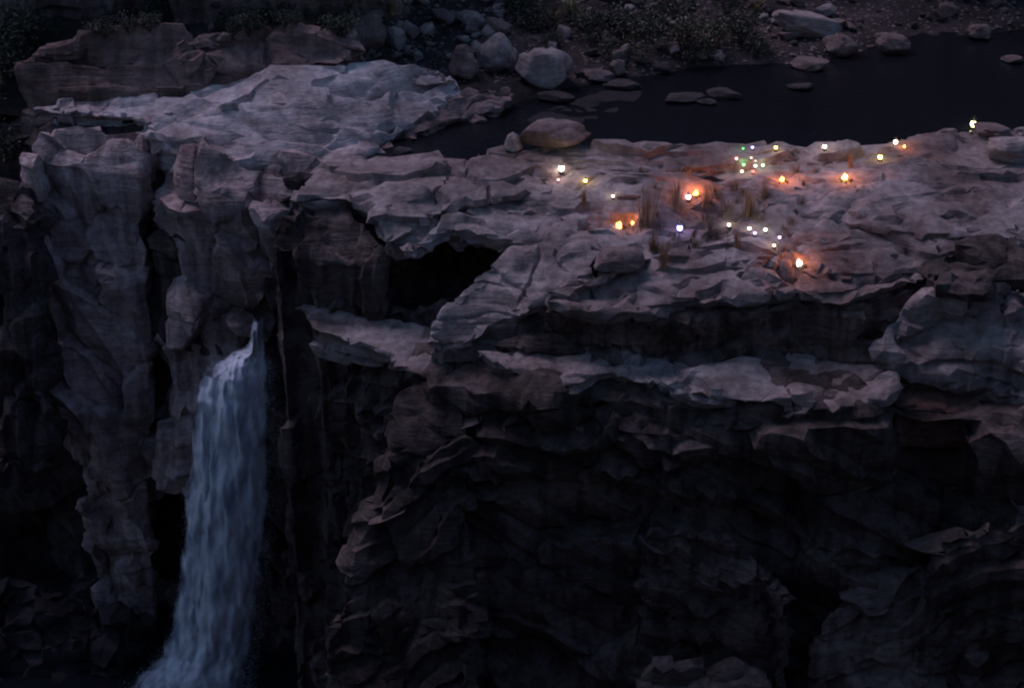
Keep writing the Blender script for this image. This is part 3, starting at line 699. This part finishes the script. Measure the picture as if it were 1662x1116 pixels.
BO = [
 (750, 106, 56, 54, M_B_BROWN, 'round reddish-brown boulder left of the pale-topped boulder', 3.1, 0.9),
 (806, 92, 66, 60, M_B_PALE, 'pale-topped angular boulder between two round boulders', 9.4, 0.9),
 (880, 110, 86, 62, M_B_PALE, 'largest pale round boulder at the head of the pool', 5.2, 0.9),
 (896, 220, 112, 42, M_B_BROWN, 'long flat-topped brown rock at the near edge of the pool', 77.7, 0.8),
 (832, 234, 36, 28, M_B_PALE, 'small round pale stone left of the flat-topped brown rock', 17.0, 1.0),
 (1112, 160, 76, 13, M_B_DARK, 'long low dark rock lying in the middle of the pool', 91.9, 0.5), (1172, 154, 62, 15, M_B_DARK, 'small dark rock at the right end of the long low rock in the pool', 83.9, 0.6), (1148, 166, 34, 8, M_B_DARK, 'tiny dark rock just below the long low rock in the pool', 93.1, 0.7),
 (900, 160, 60, 14, M_B_DARK, 'small dark rock in the pool left of the dark bedrock shelf', 86.2, 0.7), (1010, 140, 60, 12, M_B_DARK, 'low dark rock between the bedrock shelf and the far waterline', 88.2, 0.7),
 (642, 62, 34, 40, M_B_PALE, 'egg-shaped pale stone on the far bank above the pale slab', 23.7, 0.9),
 (598, 52, 54, 66, M_B_BROWN, 'upright grey-brown block on the far bank beside the egg-shaped stone', 29.1, 0.8),
 (768, 34, 56, 26, M_B_PALE, 'slanted pale slab stone above the round boulders', 31.5, 0.8),
 (722, 28, 44, 20, M_B_BROWN, 'flat brown stone left of the slanted pale slab stone', 33.3, 0.8),
 (812, 44, 50, 22, M_B_BROWN, 'low brown stone right of the slanted pale slab stone', 35.0, 0.8),
 (968, 124, 54, 18, M_B_BROWN, 'low reddish stone at the waterline right of the round boulder', 37.2, 0.7),
 (1002, 112, 30, 26, M_B_BROWN, 'upright reddish stone behind the low waterline stone', 39.8, 0.8),
 (1312, 44, 130, 40, M_B_PALE, 'long tilted bluish-grey slab sloping down to the pool', 41.4, 0.5),
 (1366, 74, 60, 36, M_B_BROWN, 'blunt grey block at the low end of the tilted slab', 43.9, 0.7),
 (1312, 105, 62, 18, M_B_BROWN, 'flat stone at the waterline below the tilted slab', 45.5, 0.7),
 (1448, 74, 62, 32, M_B_BROWN, 'rounded brown rock on the far waterline right of the tilted slab', 47.1, 0.7),
 (1338, 18, 36, 18, M_B_PALE, 'small pale stone above the tilted slab', 49.6, 0.8),
 (1590, 53, 40, 26, M_B_BROWN, 'lone brown stone standing in the far right of the pool', 51.2, 0.8),
 (1644, 97, 34, 12, M_B_BROWN, 'flat stone in the pool nearest the right edge', 53.8, 0.8),
 (1652, 244, 90, 46, M_B_PALE, 'pale domed rock on the plateau at the right edge', 55.3, 0.9),
 (1612, 212, 70, 20, M_B_BROWN, 'low rock just right of the brightest lantern by the pool', 57.7, 0.8),
 (1000, 424, 84, 40, M_B_BROWN, 'smooth pinkish boulder on the plateau below the leftmost campfire', 59.9, 0.9),
 (1018, 317, 40, 9, M_B_PALE, 'thin pale flat stone beside a small white lantern', 61.2, 0.6),
 (655, 246, 36, 12, M_B_DARK, 'small dark stone in the channel mouth', 63.4, 0.8),
 (1300, 142, 40, 10, M_B_DARK, 'sunken dark stone showing in the middle of the pool', 65.6, 0.8),
]
for i, a in enumerate(BO):
    boulder(*a[:7], depth=a[7], rz=(i * 1.3) % 0.6 - 0.3, roll=(0.32 if 'tilted' in a[5] and 'long' in a[5] else (0.3 if 'slanted' in a[5] else 0.0)))
mist_part()
stone_meshes = [rock_mesh('stone', 101.7 + 13.1 * k, 3, 0.2, 0.2, 12, 0.42, 0.75) for k in range(8)]
rs = random.Random(5)
def scatter(n, box, smin, smax, mats, label, group):
    x0, y0, x1, y1 = box
    for k in range(n):
        px, py = rs.uniform(x0, x1), rs.uniform(y0, y1)
        g = ground_at(px, py)
        if g.z < -0.38 or g.y < 98: continue
        w = (smin + (smax - smin) * rs.random() ** 2.2) * mpp(g) / 2
        o = bpy.data.objects.new('stone', rs.choice(stone_meshes)); COL.objects.link(o)
        o.material_slots[0].link = 'OBJECT'; o.material_slots[0].material = rs.choice(mats)
        o.scale = (w * rs.uniform(0.8, 1.3), w * rs.uniform(0.7, 1.1), w * rs.uniform(0.45, 0.8))
        o.rotation_euler = (rs.uniform(-0.3, 0.3), rs.uniform(-0.3, 0.3), rs.uniform(0, 6.28))
        o.location = (g.x, g.y, g.z + w * 0.25)
        tag(o, label, 'stone', group)
for m_ in stone_meshes: m_.materials.append(M_B_PALE)
scatter(90, (560, -10, 870, 95), 9, 44, [M_B_PALE, M_B_PALE, M_B_BROWN], 'loose pale rubble stone on the bank behind the round boulders', 'rubble behind the round boulders')
scatter(115, (880, -10, 1290, 125), 9, 46, [M_B_BROWN, M_B_PALE, M_B_DARK], 'loose rubble stone among the shrubs on the far bank of the pool', 'rubble among the far bank shrubs')
scatter(60, (1240, -10, 1662, 75), 8, 40, [M_B_BROWN, M_B_DARK], 'loose brown rubble stone at the foot of the far right cliff', 'rubble below the far right cliff')
scatter(35, (120, 10, 600, 70), 8, 36, [M_B_BROWN, M_B_DARK], 'loose dark rubble stone behind the red slabs', 'rubble behind the red slabs')

# the small broken stone that fills the bank between them: nobody could count it
def gravel_mesh(n):
    r = np.random.RandomState(9); V, F, k = [], [], 0
    base = np.array([[1, 0, 0], [0.2, 0.9, 0.1], [-0.9, 0.3, 0], [-0.4, -0.9, 0.05], [0.6, -0.7, 0], [0.05, 0.05, 0.65]])
    fc = [(0, 1, 5), (1, 2, 5), (2, 3, 5), (3, 4, 5), (4, 0, 5)]
    for i in range(n):
        px, py = r.uniform(540, 1662), r.uniform(-15, 135) ** 1.0
        g = ground_at(px, py)
        if g.z < -0.40 or g.y < 98.5: continue
        a = r.uniform(0, 6.28); sz = (0.05 + 0.16 * r.rand() ** 2.5); c, s_ = math.cos(a), math.sin(a)
        q = base * r.uniform(0.6, 1.2, (6, 1)) * sz
        x = q[:, 0] * c - q[:, 1] * s_; y = q[:, 0] * s_ + q[:, 1] * c
        V += np.stack([x + g.x, y + g.y, q[:, 2] + g.z - 0.01], 1).tolist(); F += [tuple(j + k for j in f) for f in fc]; k += 6
    me = bpy.data.meshes.new('rubble'); me.from_pydata(V, [], F); me.update(); return me
tag(link('rubble', gravel_mesh(4500), M_B_BROWN), 'small broken stone covering the far bank', 'rubble', kind='stuff')
# blocks standing out of the lower cliff
CB = [rock_mesh('cliff_block', 201.7 + 17.3 * k, 4, 0.3, 0.25, 14, 0.35, 0.7) for k in range(5)]
for m_ in CB: m_.materials.append(M_EDGE)
rc = random.Random(12)
for px, py, w in [(1080, 896, 60), (1165, 950, 70), (1255, 1006, 60), (1185, 905, 60),
                  (1400, 788, 70), (1550, 884, 70), (1480, 1000, 80), (650, 800, 50), (620, 842, 60), (745, 690, 50), (1100, 650, 60), (1040, 640, 60), (1150, 690, 60), (960, 700, 60)]:
    g = ground_at(px, py); k = mpp(g); w = w * k * 0.62
    o = link('cliff_block', rc.choice(CB), None, ROCK); o.matrix_parent_inverse = Matrix.Translation(-ROCK.location)
    o.location = (g.x, g.y + w * 0.45, g.z - w * 0.1); o.scale = (w * rc.uniform(1.1, 1.9), w * 0.8, w * rc.uniform(0.14, 0.26))
    o.rotation_euler = (rc.uniform(0.05, 0.25), rc.uniform(0.35, 0.6) * (1 if px < 1330 and px > 900 else -0.8), rc.uniform(-0.25, 0.25))
# ------------------------------------------------------------------ plants
M_LEAF = plain('dark_leaf', (0.030, 0.040, 0.024), 0.6, 0.4, 3)
M_LEAF2 = plain('olive_leaf', (0.05, 0.052, 0.024), 0.6, 0.4, 3)
M_YEL = plain('yellowed_blade', (0.24, 0.20, 0.085), 0.7, 0.35, 3)
M_DRY = plain('dry_reed_blade', (0.34, 0.21, 0.12), 0.8, 0.35, 5)
M_STEM = plain('shrub_stem', (0.085, 0.06, 0.05), 0.9, 0.3, 8)
def tube(bm, a, b, r0, r1, n=5):
    d = (b - a).normalized(); s = d.orthogonal().normalized(); t = d.cross(s)
    A = [bm.verts.new(a + (s * math.cos(k * 2 * math.pi / n) + t * math.sin(k * 2 * math.pi / n)) * r0) for k in range(n)]
    B = [bm.verts.new(b + (s * math.cos(k * 2 * math.pi / n) + t * math.sin(k * 2 * math.pi / n)) * r1) for k in range(n)]
    for k in range(n): bm.faces.new((A[k], A[(k + 1) % n], B[(k + 1) % n], B[k]))
    bm.faces.new(list(reversed(A))); bm.faces.new(B)
def shrub_meshes(seed, leaves=800, leaf=0.075):
    r = random.Random(seed); bs = bmesh.new(); bl = bmesh.new(); tips = []
    for k in range(9):
        a = k * 0.7 + r.uniform(-0.3, 0.3); lean = r.uniform(0.15, 0.75); h = r.uniform(0.6, 1.05)
        p0 = Vector((0, 0, -0.1)); p1 = Vector((math.cos(a) * lean * 0.5, math.sin(a) * lean * 0.5, h * 0.5)); p2 = Vector((math.cos(a) * lean, math.sin(a) * lean, h))
        tube(bs, p0, p1, 0.035, 0.022); tube(bs, p1, p2, 0.022, 0.01); tips.append((p2, r.uniform(0.22, 0.42)))
        for j in range(3):
            q = p1.lerp(p2, r.random()) + Vector((r.uniform(-.4, .4), r.uniform(-.4, .4), r.uniform(-.1, .3)))
            tube(bs, p1.lerp(p2, 0.5), q, 0.012, 0.006, 4); tips.append((q, r.uniform(0.14, 0.3)))
    for k in range(leaves):
        c, rad = r.choice(tips)
        v = Vector((r.gauss(0, 1), r.gauss(0, 1), r.gauss(0, 0.8))) * rad * 0.6
        p = c + v; s = leaf * r.uniform(0.5, 1.3)
        d = Vector((r.gauss(0, 1), r.gauss(0, 1), r.gauss(0.3, 0.8))).normalized(); e = d.orthogonal().normalized(); e.rotate(Matrix.Rotation(r.uniform(0, 6.28), 3, d))
        vs = [bl.verts.new(p - d * s), bl.verts.new(p + e * s * 0.42), bl.verts.new(p + d * s), bl.verts.new(p - e * s * 0.42)]
        bl.faces.new(vs)
    return from_bm('stem', bs), from_bm('foliage', bl, False)
SHR = [shrub_meshes(40 + k) for k in range(4)]
for a, b in SHR: a.materials.append(M_STEM); b.materials.append(M_LEAF)
SHR2 = [shrub_meshes(60 + k, 500, 0.065) for k in range(2)]
for a, b in SHR2: a.materials.append(M_STEM); b.materials.append(M_LEAF2)
def shrub(px, py, hpx, wide, src, label, group):
    g = ground_at(px, py); k = mpp(g)
    e = empty('shrub', (g.x, g.y, g.z - 0.05), rs.uniform(0, 6.28))
    s = hpx * k / 1.15; e.scale = (s * wide, s * wide, s)
    a, b = rs.choice(src)
    link('stem', a, None, e); link('foliage', b, None, e)
    return tag(e, label, 'shrub', group)
for k in range(26):
    shrub(rs.uniform(-10, 560), rs.uniform(34, 62), rs.uniform(18, 44), rs.uniform(0.8, 1.3), SHR, 'dark leafy shrub at the foot of the far left cliff', 'shrubs below the far left cliff')
for px, py, h in [(24, 120, 70), (6, 190, 60), (20, 90, 80), (50, 75, 50), (-6, 150, 80), (8, 260, 60)]:
    shrub(px, py, h, 1.0, SHR, 'dark shrub at the far left edge beside the red slab', 'shrubs at the left edge')
for px, py, h, w in [(1010, 60, 46, 1.2), (1060, 75, 50, 1.2), (1110, 80, 60, 1.3), (1160, 82, 62, 1.2), (1200, 70, 50, 1.2), (1040, 95, 34, 1.2), (1130, 100, 36, 1.2), (985, 90, 40, 1.1), (960, 60, 44, 1.1), (1085, 40, 50, 1.1), (1230, 85, 30, 1.2), (1180, 30, 50, 1.1), (870, 50, 40, 1.2), (840, 20, 50, 1.2), (900, 75, 26, 1.1)]:
    shrub(px, py, h, w, SHR + SHR2, 'dark green shrub among rubble on the far bank of the pool', 'shrubs on the far bank')
def blades_mesh(name, seed, n, h, spread, wid, curl):
    r = random.Random(seed); bm = bmesh.new()
    for k in range(n):
        a = r.uniform(0, 6.28); rad = r.random() ** 0.7 * spread; b = Vector((math.cos(a) * rad, math.sin(a) * rad, -0.05))
        hh = h * r.uniform(0.55, 1.05); le = Vector((math.cos(a), math.sin(a), 0)) * curl * r.uniform(0.2, 1) + Vector((r.uniform(-.1, .1), r.uniform(-.1, .1), 0))
        side = Vector((-math.sin(a + r.uniform(-1, 1)), math.cos(a), 0)).normalized() * wid * r.uniform(0.6, 1.2)
        prev = None
        for j in range(5):
            t = j / 4; p = b + Vector((0, 0, hh * (t - 0.25 * curl * t * t))) + le * hh * t * t
            w = side * (1 - t) ** 0.6 if j < 4 else side * 0.03
            cur = (bm.verts.new(p - w), bm.verts.new(p + w))
            if prev: bm.faces.new((prev[0], prev[1], cur[1], cur[0]))
            prev = cur
    return from_bm(name, bm, False)
AG = [blades_mesh('blades', 70 + k, 46, 1.0, 0.12, 0.045, 0.75) for k in range(2)]
for m_ in AG: m_.materials.append(M_YEL)
for px, py, h, lab in [(925, 30, 52, 'tall yellow-green spiky plant on the far bank above the round boulder'), (898, 44, 40, 'yellowed spiky plant left of the tallest spiky plant'), (950, 40, 36, 'short pale spiky plant right of the tallest spiky plant'),
                       (1225, 20, 34, 'small yellow-green spiky plant above the tilted slab'), (430, 36, 34, 'pale dry spiky plant below the far left cliff'), (636, 22, 36, 'pale dry spiky plant above the egg-shaped stone')]:
    g = ground_at(px, py); s = h * mpp(g)
    o = link('spiky_plant', rs.choice(AG)); o.location = g; o.scale = (s, s, s); o.rotation_euler = (0, 0, rs.uniform(0, 6)); tag(o, lab, 'plant')
RD = [blades_mesh('reeds', 80 + k, 60, 1.0, 0.20, 0.016, 0.22) for k in range(3)]
for m_ in RD: m_.materials.append(M_DRY)
for px, py, h, lab in [(1050, 368, 92, 'tallest orange-lit clump of dry reeds behind the leftmost campfire'), (1098, 340, 62, 'dry reed clump left of the twin campfires'), (1146, 335, 50, 'dry reed clump right of the twin campfires'),
                       (1214, 352, 66, 'dry reed clump above the row of small white lanterns'), (1076, 432, 56, 'dim dry reed clump below the blue lantern'), (1060, 405, 50, 'dim dry reed clump between the blue lantern and leftmost campfire'), (1196, 400, 40, 'short dry reed clump below the row of small white lanterns'),
                       (948, 330, 34, 'short dry reed clump below the yellow lantern'), (1380, 270, 30, 'thin reed clump behind the bright right campfire'), (1240, 320, 36, 'thin reed clump between the lamp cluster and a yellow campfire')]:
    g = ground_at(px, py); s = h * mpp(g)
    o = link('reed_clump', rs.choice(RD)); o.location = g; o.scale = (s * 0.75, s * 0.75, s); o.rotation_euler = (0, 0, rs.uniform(0, 6)); tag(o, lab, 'reeds')

TG = [blades_mesh('grass', 90 + k, 60, 1.0, 0.5, 0.02, 0.6) for k in range(2)]
M_TUFT = plain('brown_grass_blade', (0.15, 0.105, 0.07), 0.8, 0.3, 5)
for m_ in TG: m_.materials.append(M_TUFT)
for k in range(34):
    px, py = rs.uniform(985, 1310), rs.uniform(275, 425)
    g = ground_at(px, py); s = rs.uniform(10, 24) * mpp(g)
    o = link('grass_tuft', rs.choice(TG)); o.location = g; o.scale = (s, s, s); o.rotation_euler = (0, 0, rs.uniform(0, 6))
    tag(o, 'low dry brown grass tuft between the lights on the plateau', 'grass', 'grass tufts among the lights')
# ------------------------------------------------------------------ campfires and lanterns
M_LOG = plain('charred_log', (0.035, 0.025, 0.02), 0.95, 0.5, 12)
M_METAL = plain('dark_lantern_metal', (0.06, 0.055, 0.05), 0.5, 0.2, 10, 0.8)
def lathe(prof, n=14):
    bm = bmesh.new(); rings = []
    for r_, z in prof: rings.append([bm.verts.new((r_ * math.cos(k * 2 * math.pi / n), r_ * math.sin(k * 2 * math.pi / n), z)) for k in range(n)])
    for a, b in zip(rings, rings[1:]):
        for k in range(n): bm.faces.new((a[k], a[(k + 1) % n], b[(k + 1) % n], b[k]))
    bm.faces.new(list(reversed(rings[0]))); bm.faces.new(rings[-1])
    return bm
def flame_mesh(seed):
    r = random.Random(seed); bm = bmesh.new()
    for k in range(6):
        a = k * 1.05; rad = 0.0 if k == 0 else 0.11; h = 0.62 if k == 0 else r.uniform(0.3, 0.5); w = 0.15 if k == 0 else 0.1
        c = Vector((math.cos(a) * rad, math.sin(a) * rad, 0.06)); rings = []
        for j in range(7):
            t = j / 6; rr = w * (math.sin(math.pi * min(1, 0.28 + t * 0.72)) ** 0.9) * (1 - t * 0.35) + 0.004
            o = c + Vector((0.05 * math.sin(3 * t + k), 0.05 * math.cos(4 * t + k * 2) - .05, h * t))
            rings.append([bm.verts.new(o + Vector((rr * math.cos(q * 1.0472), rr * math.sin(q * 1.0472), 0))) for q in range(6)])
        for A, B in zip(rings, rings[1:]):
            for q in range(6): bm.faces.new((A[q], A[(q + 1) % 6], B[(q + 1) % 6], B[q]))
        bm.faces.new(list(reversed(rings[0]))); bm.faces.new(rings[-1])
    return from_bm('flame', bm)
FLAMES = [flame_mesh(k) for k in range(3)]
def log_mesh():
    bm = bmesh.new(); r = random.Random(2)
    tube(bm, Vector((0.36, 0, 0.03)), Vector((0.0, 0, 0.16)), 0.05, 0.042, 8)
    return from_bm('log', bm)
LOG = log_mesh(); LOG.materials.append(M_LOG)
HEARTH = rock_mesh('hearth_stone', 71.0, 2); HEARTH.materials.append(M_B_DARK)
EM = {}
def em(col, strength):
    k = (col, strength)
    if k not in EM: EM[k] = emit('glow', col, strength)
    return EM[k]
def point(parent, col, power, z, rad):
    ld = bpy.data.lights.new('light', 'POINT'); ld.color = col; ld.energy = power; ld.shadow_soft_size = rad
    o = bpy.data.objects.new('light', ld); COL.objects.link(o); o.parent = parent; o.location = (0, 0, z)
def campfire(px, py, s, col, label, power=55, strength=6):
    g = ground_at(px, py + 5)
    s *= 0.72; e = empty('campfire', g, rs.uniform(0, 6)); e.scale = (s, s, s * 0.8)
    for k in range(5):
        o = link('log', LOG, None, e); o.rotation_euler = (0, 0, k * 1.2566)
    for k in range(8):
        o = link('hearth_stone', HEARTH, None, e); a = k * 0.785; o.location = (0.46 * math.cos(a), 0.46 * math.sin(a), 0.03); o.scale = (0.13, 0.10, 0.075); o.rotation_euler = (0, 0, a + k)
    me = FLAMES[int(px) % 3].copy(); me.materials.append(em(col, strength)); link('flame', me, None, e)
    point(e, (1.0, 0.26, 0.06), power, 1.3, 0.15)
    return tag(e, label, 'campfire', 'campfires on the plateau')
BASE = from_bm('base', lathe([(0.085, 0), (0.10, 0.015), (0.10, 0.045), (0.07, 0.07), (0.05, 0.08)])); BASE.materials.append(M_METAL)
GLOBE = from_bm('globe', lathe([(0.05, 0.08), (0.085, 0.12), (0.10, 0.18), (0.085, 0.24), (0.05, 0.28)]))
CAP = from_bm('cap', lathe([(0.075, 0.281), (0.085, 0.295), (0.05, 0.33), (0.03, 0.36), (0.012, 0.365)])); CAP.materials.append(M_METAL)
def handle_mesh():
    bm = bmesh.new(); pts = [Vector((0.105 * math.cos(a), 0, 0.30 + 0.14 * math.sin(a))) for a in [math.pi * k / 8 for k in range(9)]]
    for a, b in zip(pts, pts[1:]): tube(bm, a, b, 0.006, 0.006, 5)
    return from_bm('handle', bm)
HAND = handle_mesh(); HAND.materials.append(M_METAL)
def lantern(px, py, s, col, label, power=8, strength=10, group='lanterns standing on the plateau'):
    s *= 0.8; strength *= 1.3; g = ground_at(px, py + 4)
    e = empty('lantern', g, rs.uniform(0, 6)); e.scale = (s, s, s)
    strength *= 0.55; link('base', BASE, None, e); gm = GLOBE.copy(); gm.materials.append(em(col, strength)); link('globe', gm, None, e); link('cap', CAP, None, e); link('handle', HAND, None, e)
    lp = tuple(min(1, c * 1.0) for c in col)
    point(e, lp, power, 0.55, 0.06)
    return tag(e, label, 'lantern', group)
FIRE = (1.0, 0.40, 0.10); YEL = (1.0, 0.68, 0.16); WH = (1.0, 0.82, 0.62); PK = (1.0, 0.50, 0.48); LIL = (0.58, 0.46, 1.0); BL = (0.40, 0.36, 1.0); GR = (0.22, 1.0, 0.30); RD_ = (1.0, 0.16, 0.12); PY = (1.0, 0.95, 0.45)
campfire(1004, 365, 0.95, FIRE, 'large campfire farthest left on the plateau, just left of a smaller fire', 9)
campfire(1027, 360, 0.55, FIRE, 'small campfire touching the leftmost large campfire', 5)
campfire(1130, 312, 0.80, FIRE, 'orange campfire behind a pinkish lantern in the middle of the plateau', 60)
campfire(1270, 290, 0.75, FIRE, 'yellow campfire right of the cluster of coloured lamps')
campfire(1372, 287, 0.90, YEL, 'bright yellow campfire farthest right on the open plateau', 50)
campfire(1297, 427, 0.90, WH, 'white-hot campfire nearest the rim, lowest of all the lights', 45)
campfire(1467, 235, 0.45, FIRE, 'small pink-orange campfire beside a white lantern near the pool', 16)
lantern(1117, 322, 1.5, PK, 'large pinkish lantern in front of the orange campfire', 16, 14)
lantern(1428, 257, 1.4, YEL, 'yellow lantern below the pair of lights near the pool', 10, 12)
lantern(1453, 232, 1.3, WH, 'white lantern just left of the small pink-orange campfire', 8, 12)
lantern(1579, 205, 1.9, PY, 'brightest pale yellow lantern alone at the water on the right', 12, 16)
lantern(1338, 239, 1.2, WH, 'white lantern alone at the pool edge right of a yellow one', 8, 12)
lantern(1259, 240, 1.1, YEL, 'small yellow lantern at the pool edge above the yellow campfire', 6, 8)
lantern(911, 277, 1.8, WH, 'large white lantern farthest left on the plateau', 14, 16)
lantern(906, 291, 0.8, PK, 'faint pink lantern below the large white lantern farthest left', 3, 4)
lantern(950, 294, 1.1, YEL, 'slim yellow lantern right of the large white lantern farthest left', 8, 8)
lantern(995, 318, 0.9, WH, 'small white lantern beside a thin pale flat stone', 3, 5)
lantern(1103, 373, 1.6, BL, 'bright blue-violet lantern below the twin lights in mid plateau', 16, 14)
lantern(1183, 365, 1.0, WH, 'leftmost lantern of the small white row above the lowest fire', 5, 8)
lantern(1216, 371, 1.0, WH, 'small white lantern just above a lilac one in the lower row', 5, 8)
lantern(1225, 378, 0.9, LIL, 'small lilac lantern between a white and a greenish lantern', 4, 6)
lantern(1242, 373, 1.0, (0.85, 1.0, 0.8), 'small greenish-white lantern in the lower row', 5, 8)
lantern(1265, 385, 0.9, LIL, 'small lilac lantern at the right end of the lower row', 4, 6)
lantern(1256, 398, 0.9, (1.0, 0.75, 0.5), 'small dim orange lantern just above the lowest campfire', 4, 5)
G2 = 'cluster of small coloured lanterns'
lantern(1206, 240, 0.7, GR, 'faint green lantern at the top left of the coloured cluster', 1.5, 2, G2)
lantern(1221, 239, 0.9, LIL, 'lilac lantern at the top of the coloured cluster', 3, 4, G2)
lantern(1195, 257, 0.9, PK, 'pink lantern at the left side of the coloured cluster', 3, 4, G2)
lantern(1219, 255, 0.7, WH, 'faint white lantern in the middle of the coloured cluster', 1.5, 2, G2)
lantern(1207, 267, 0.9, GR, 'deep green lantern at the left centre of the coloured cluster', 4, 4, G2)
lantern(1226, 269, 0.9, (0.85, 0.95, 1.0), 'bluish-white lantern at the right centre of the coloured cluster', 3, 6, G2)
lantern(1238, 268, 0.9, (0.75, 1.0, 0.6), 'yellow-green lantern at the right end of the coloured cluster', 4, 6, G2)
lantern(1204, 278, 0.9, WH, 'white lantern at the bottom left of the coloured cluster', 3, 6, G2)
lantern(1222, 278, 0.9, RD_, 'red lantern at the bottom right of the coloured cluster', 4, 5, G2)
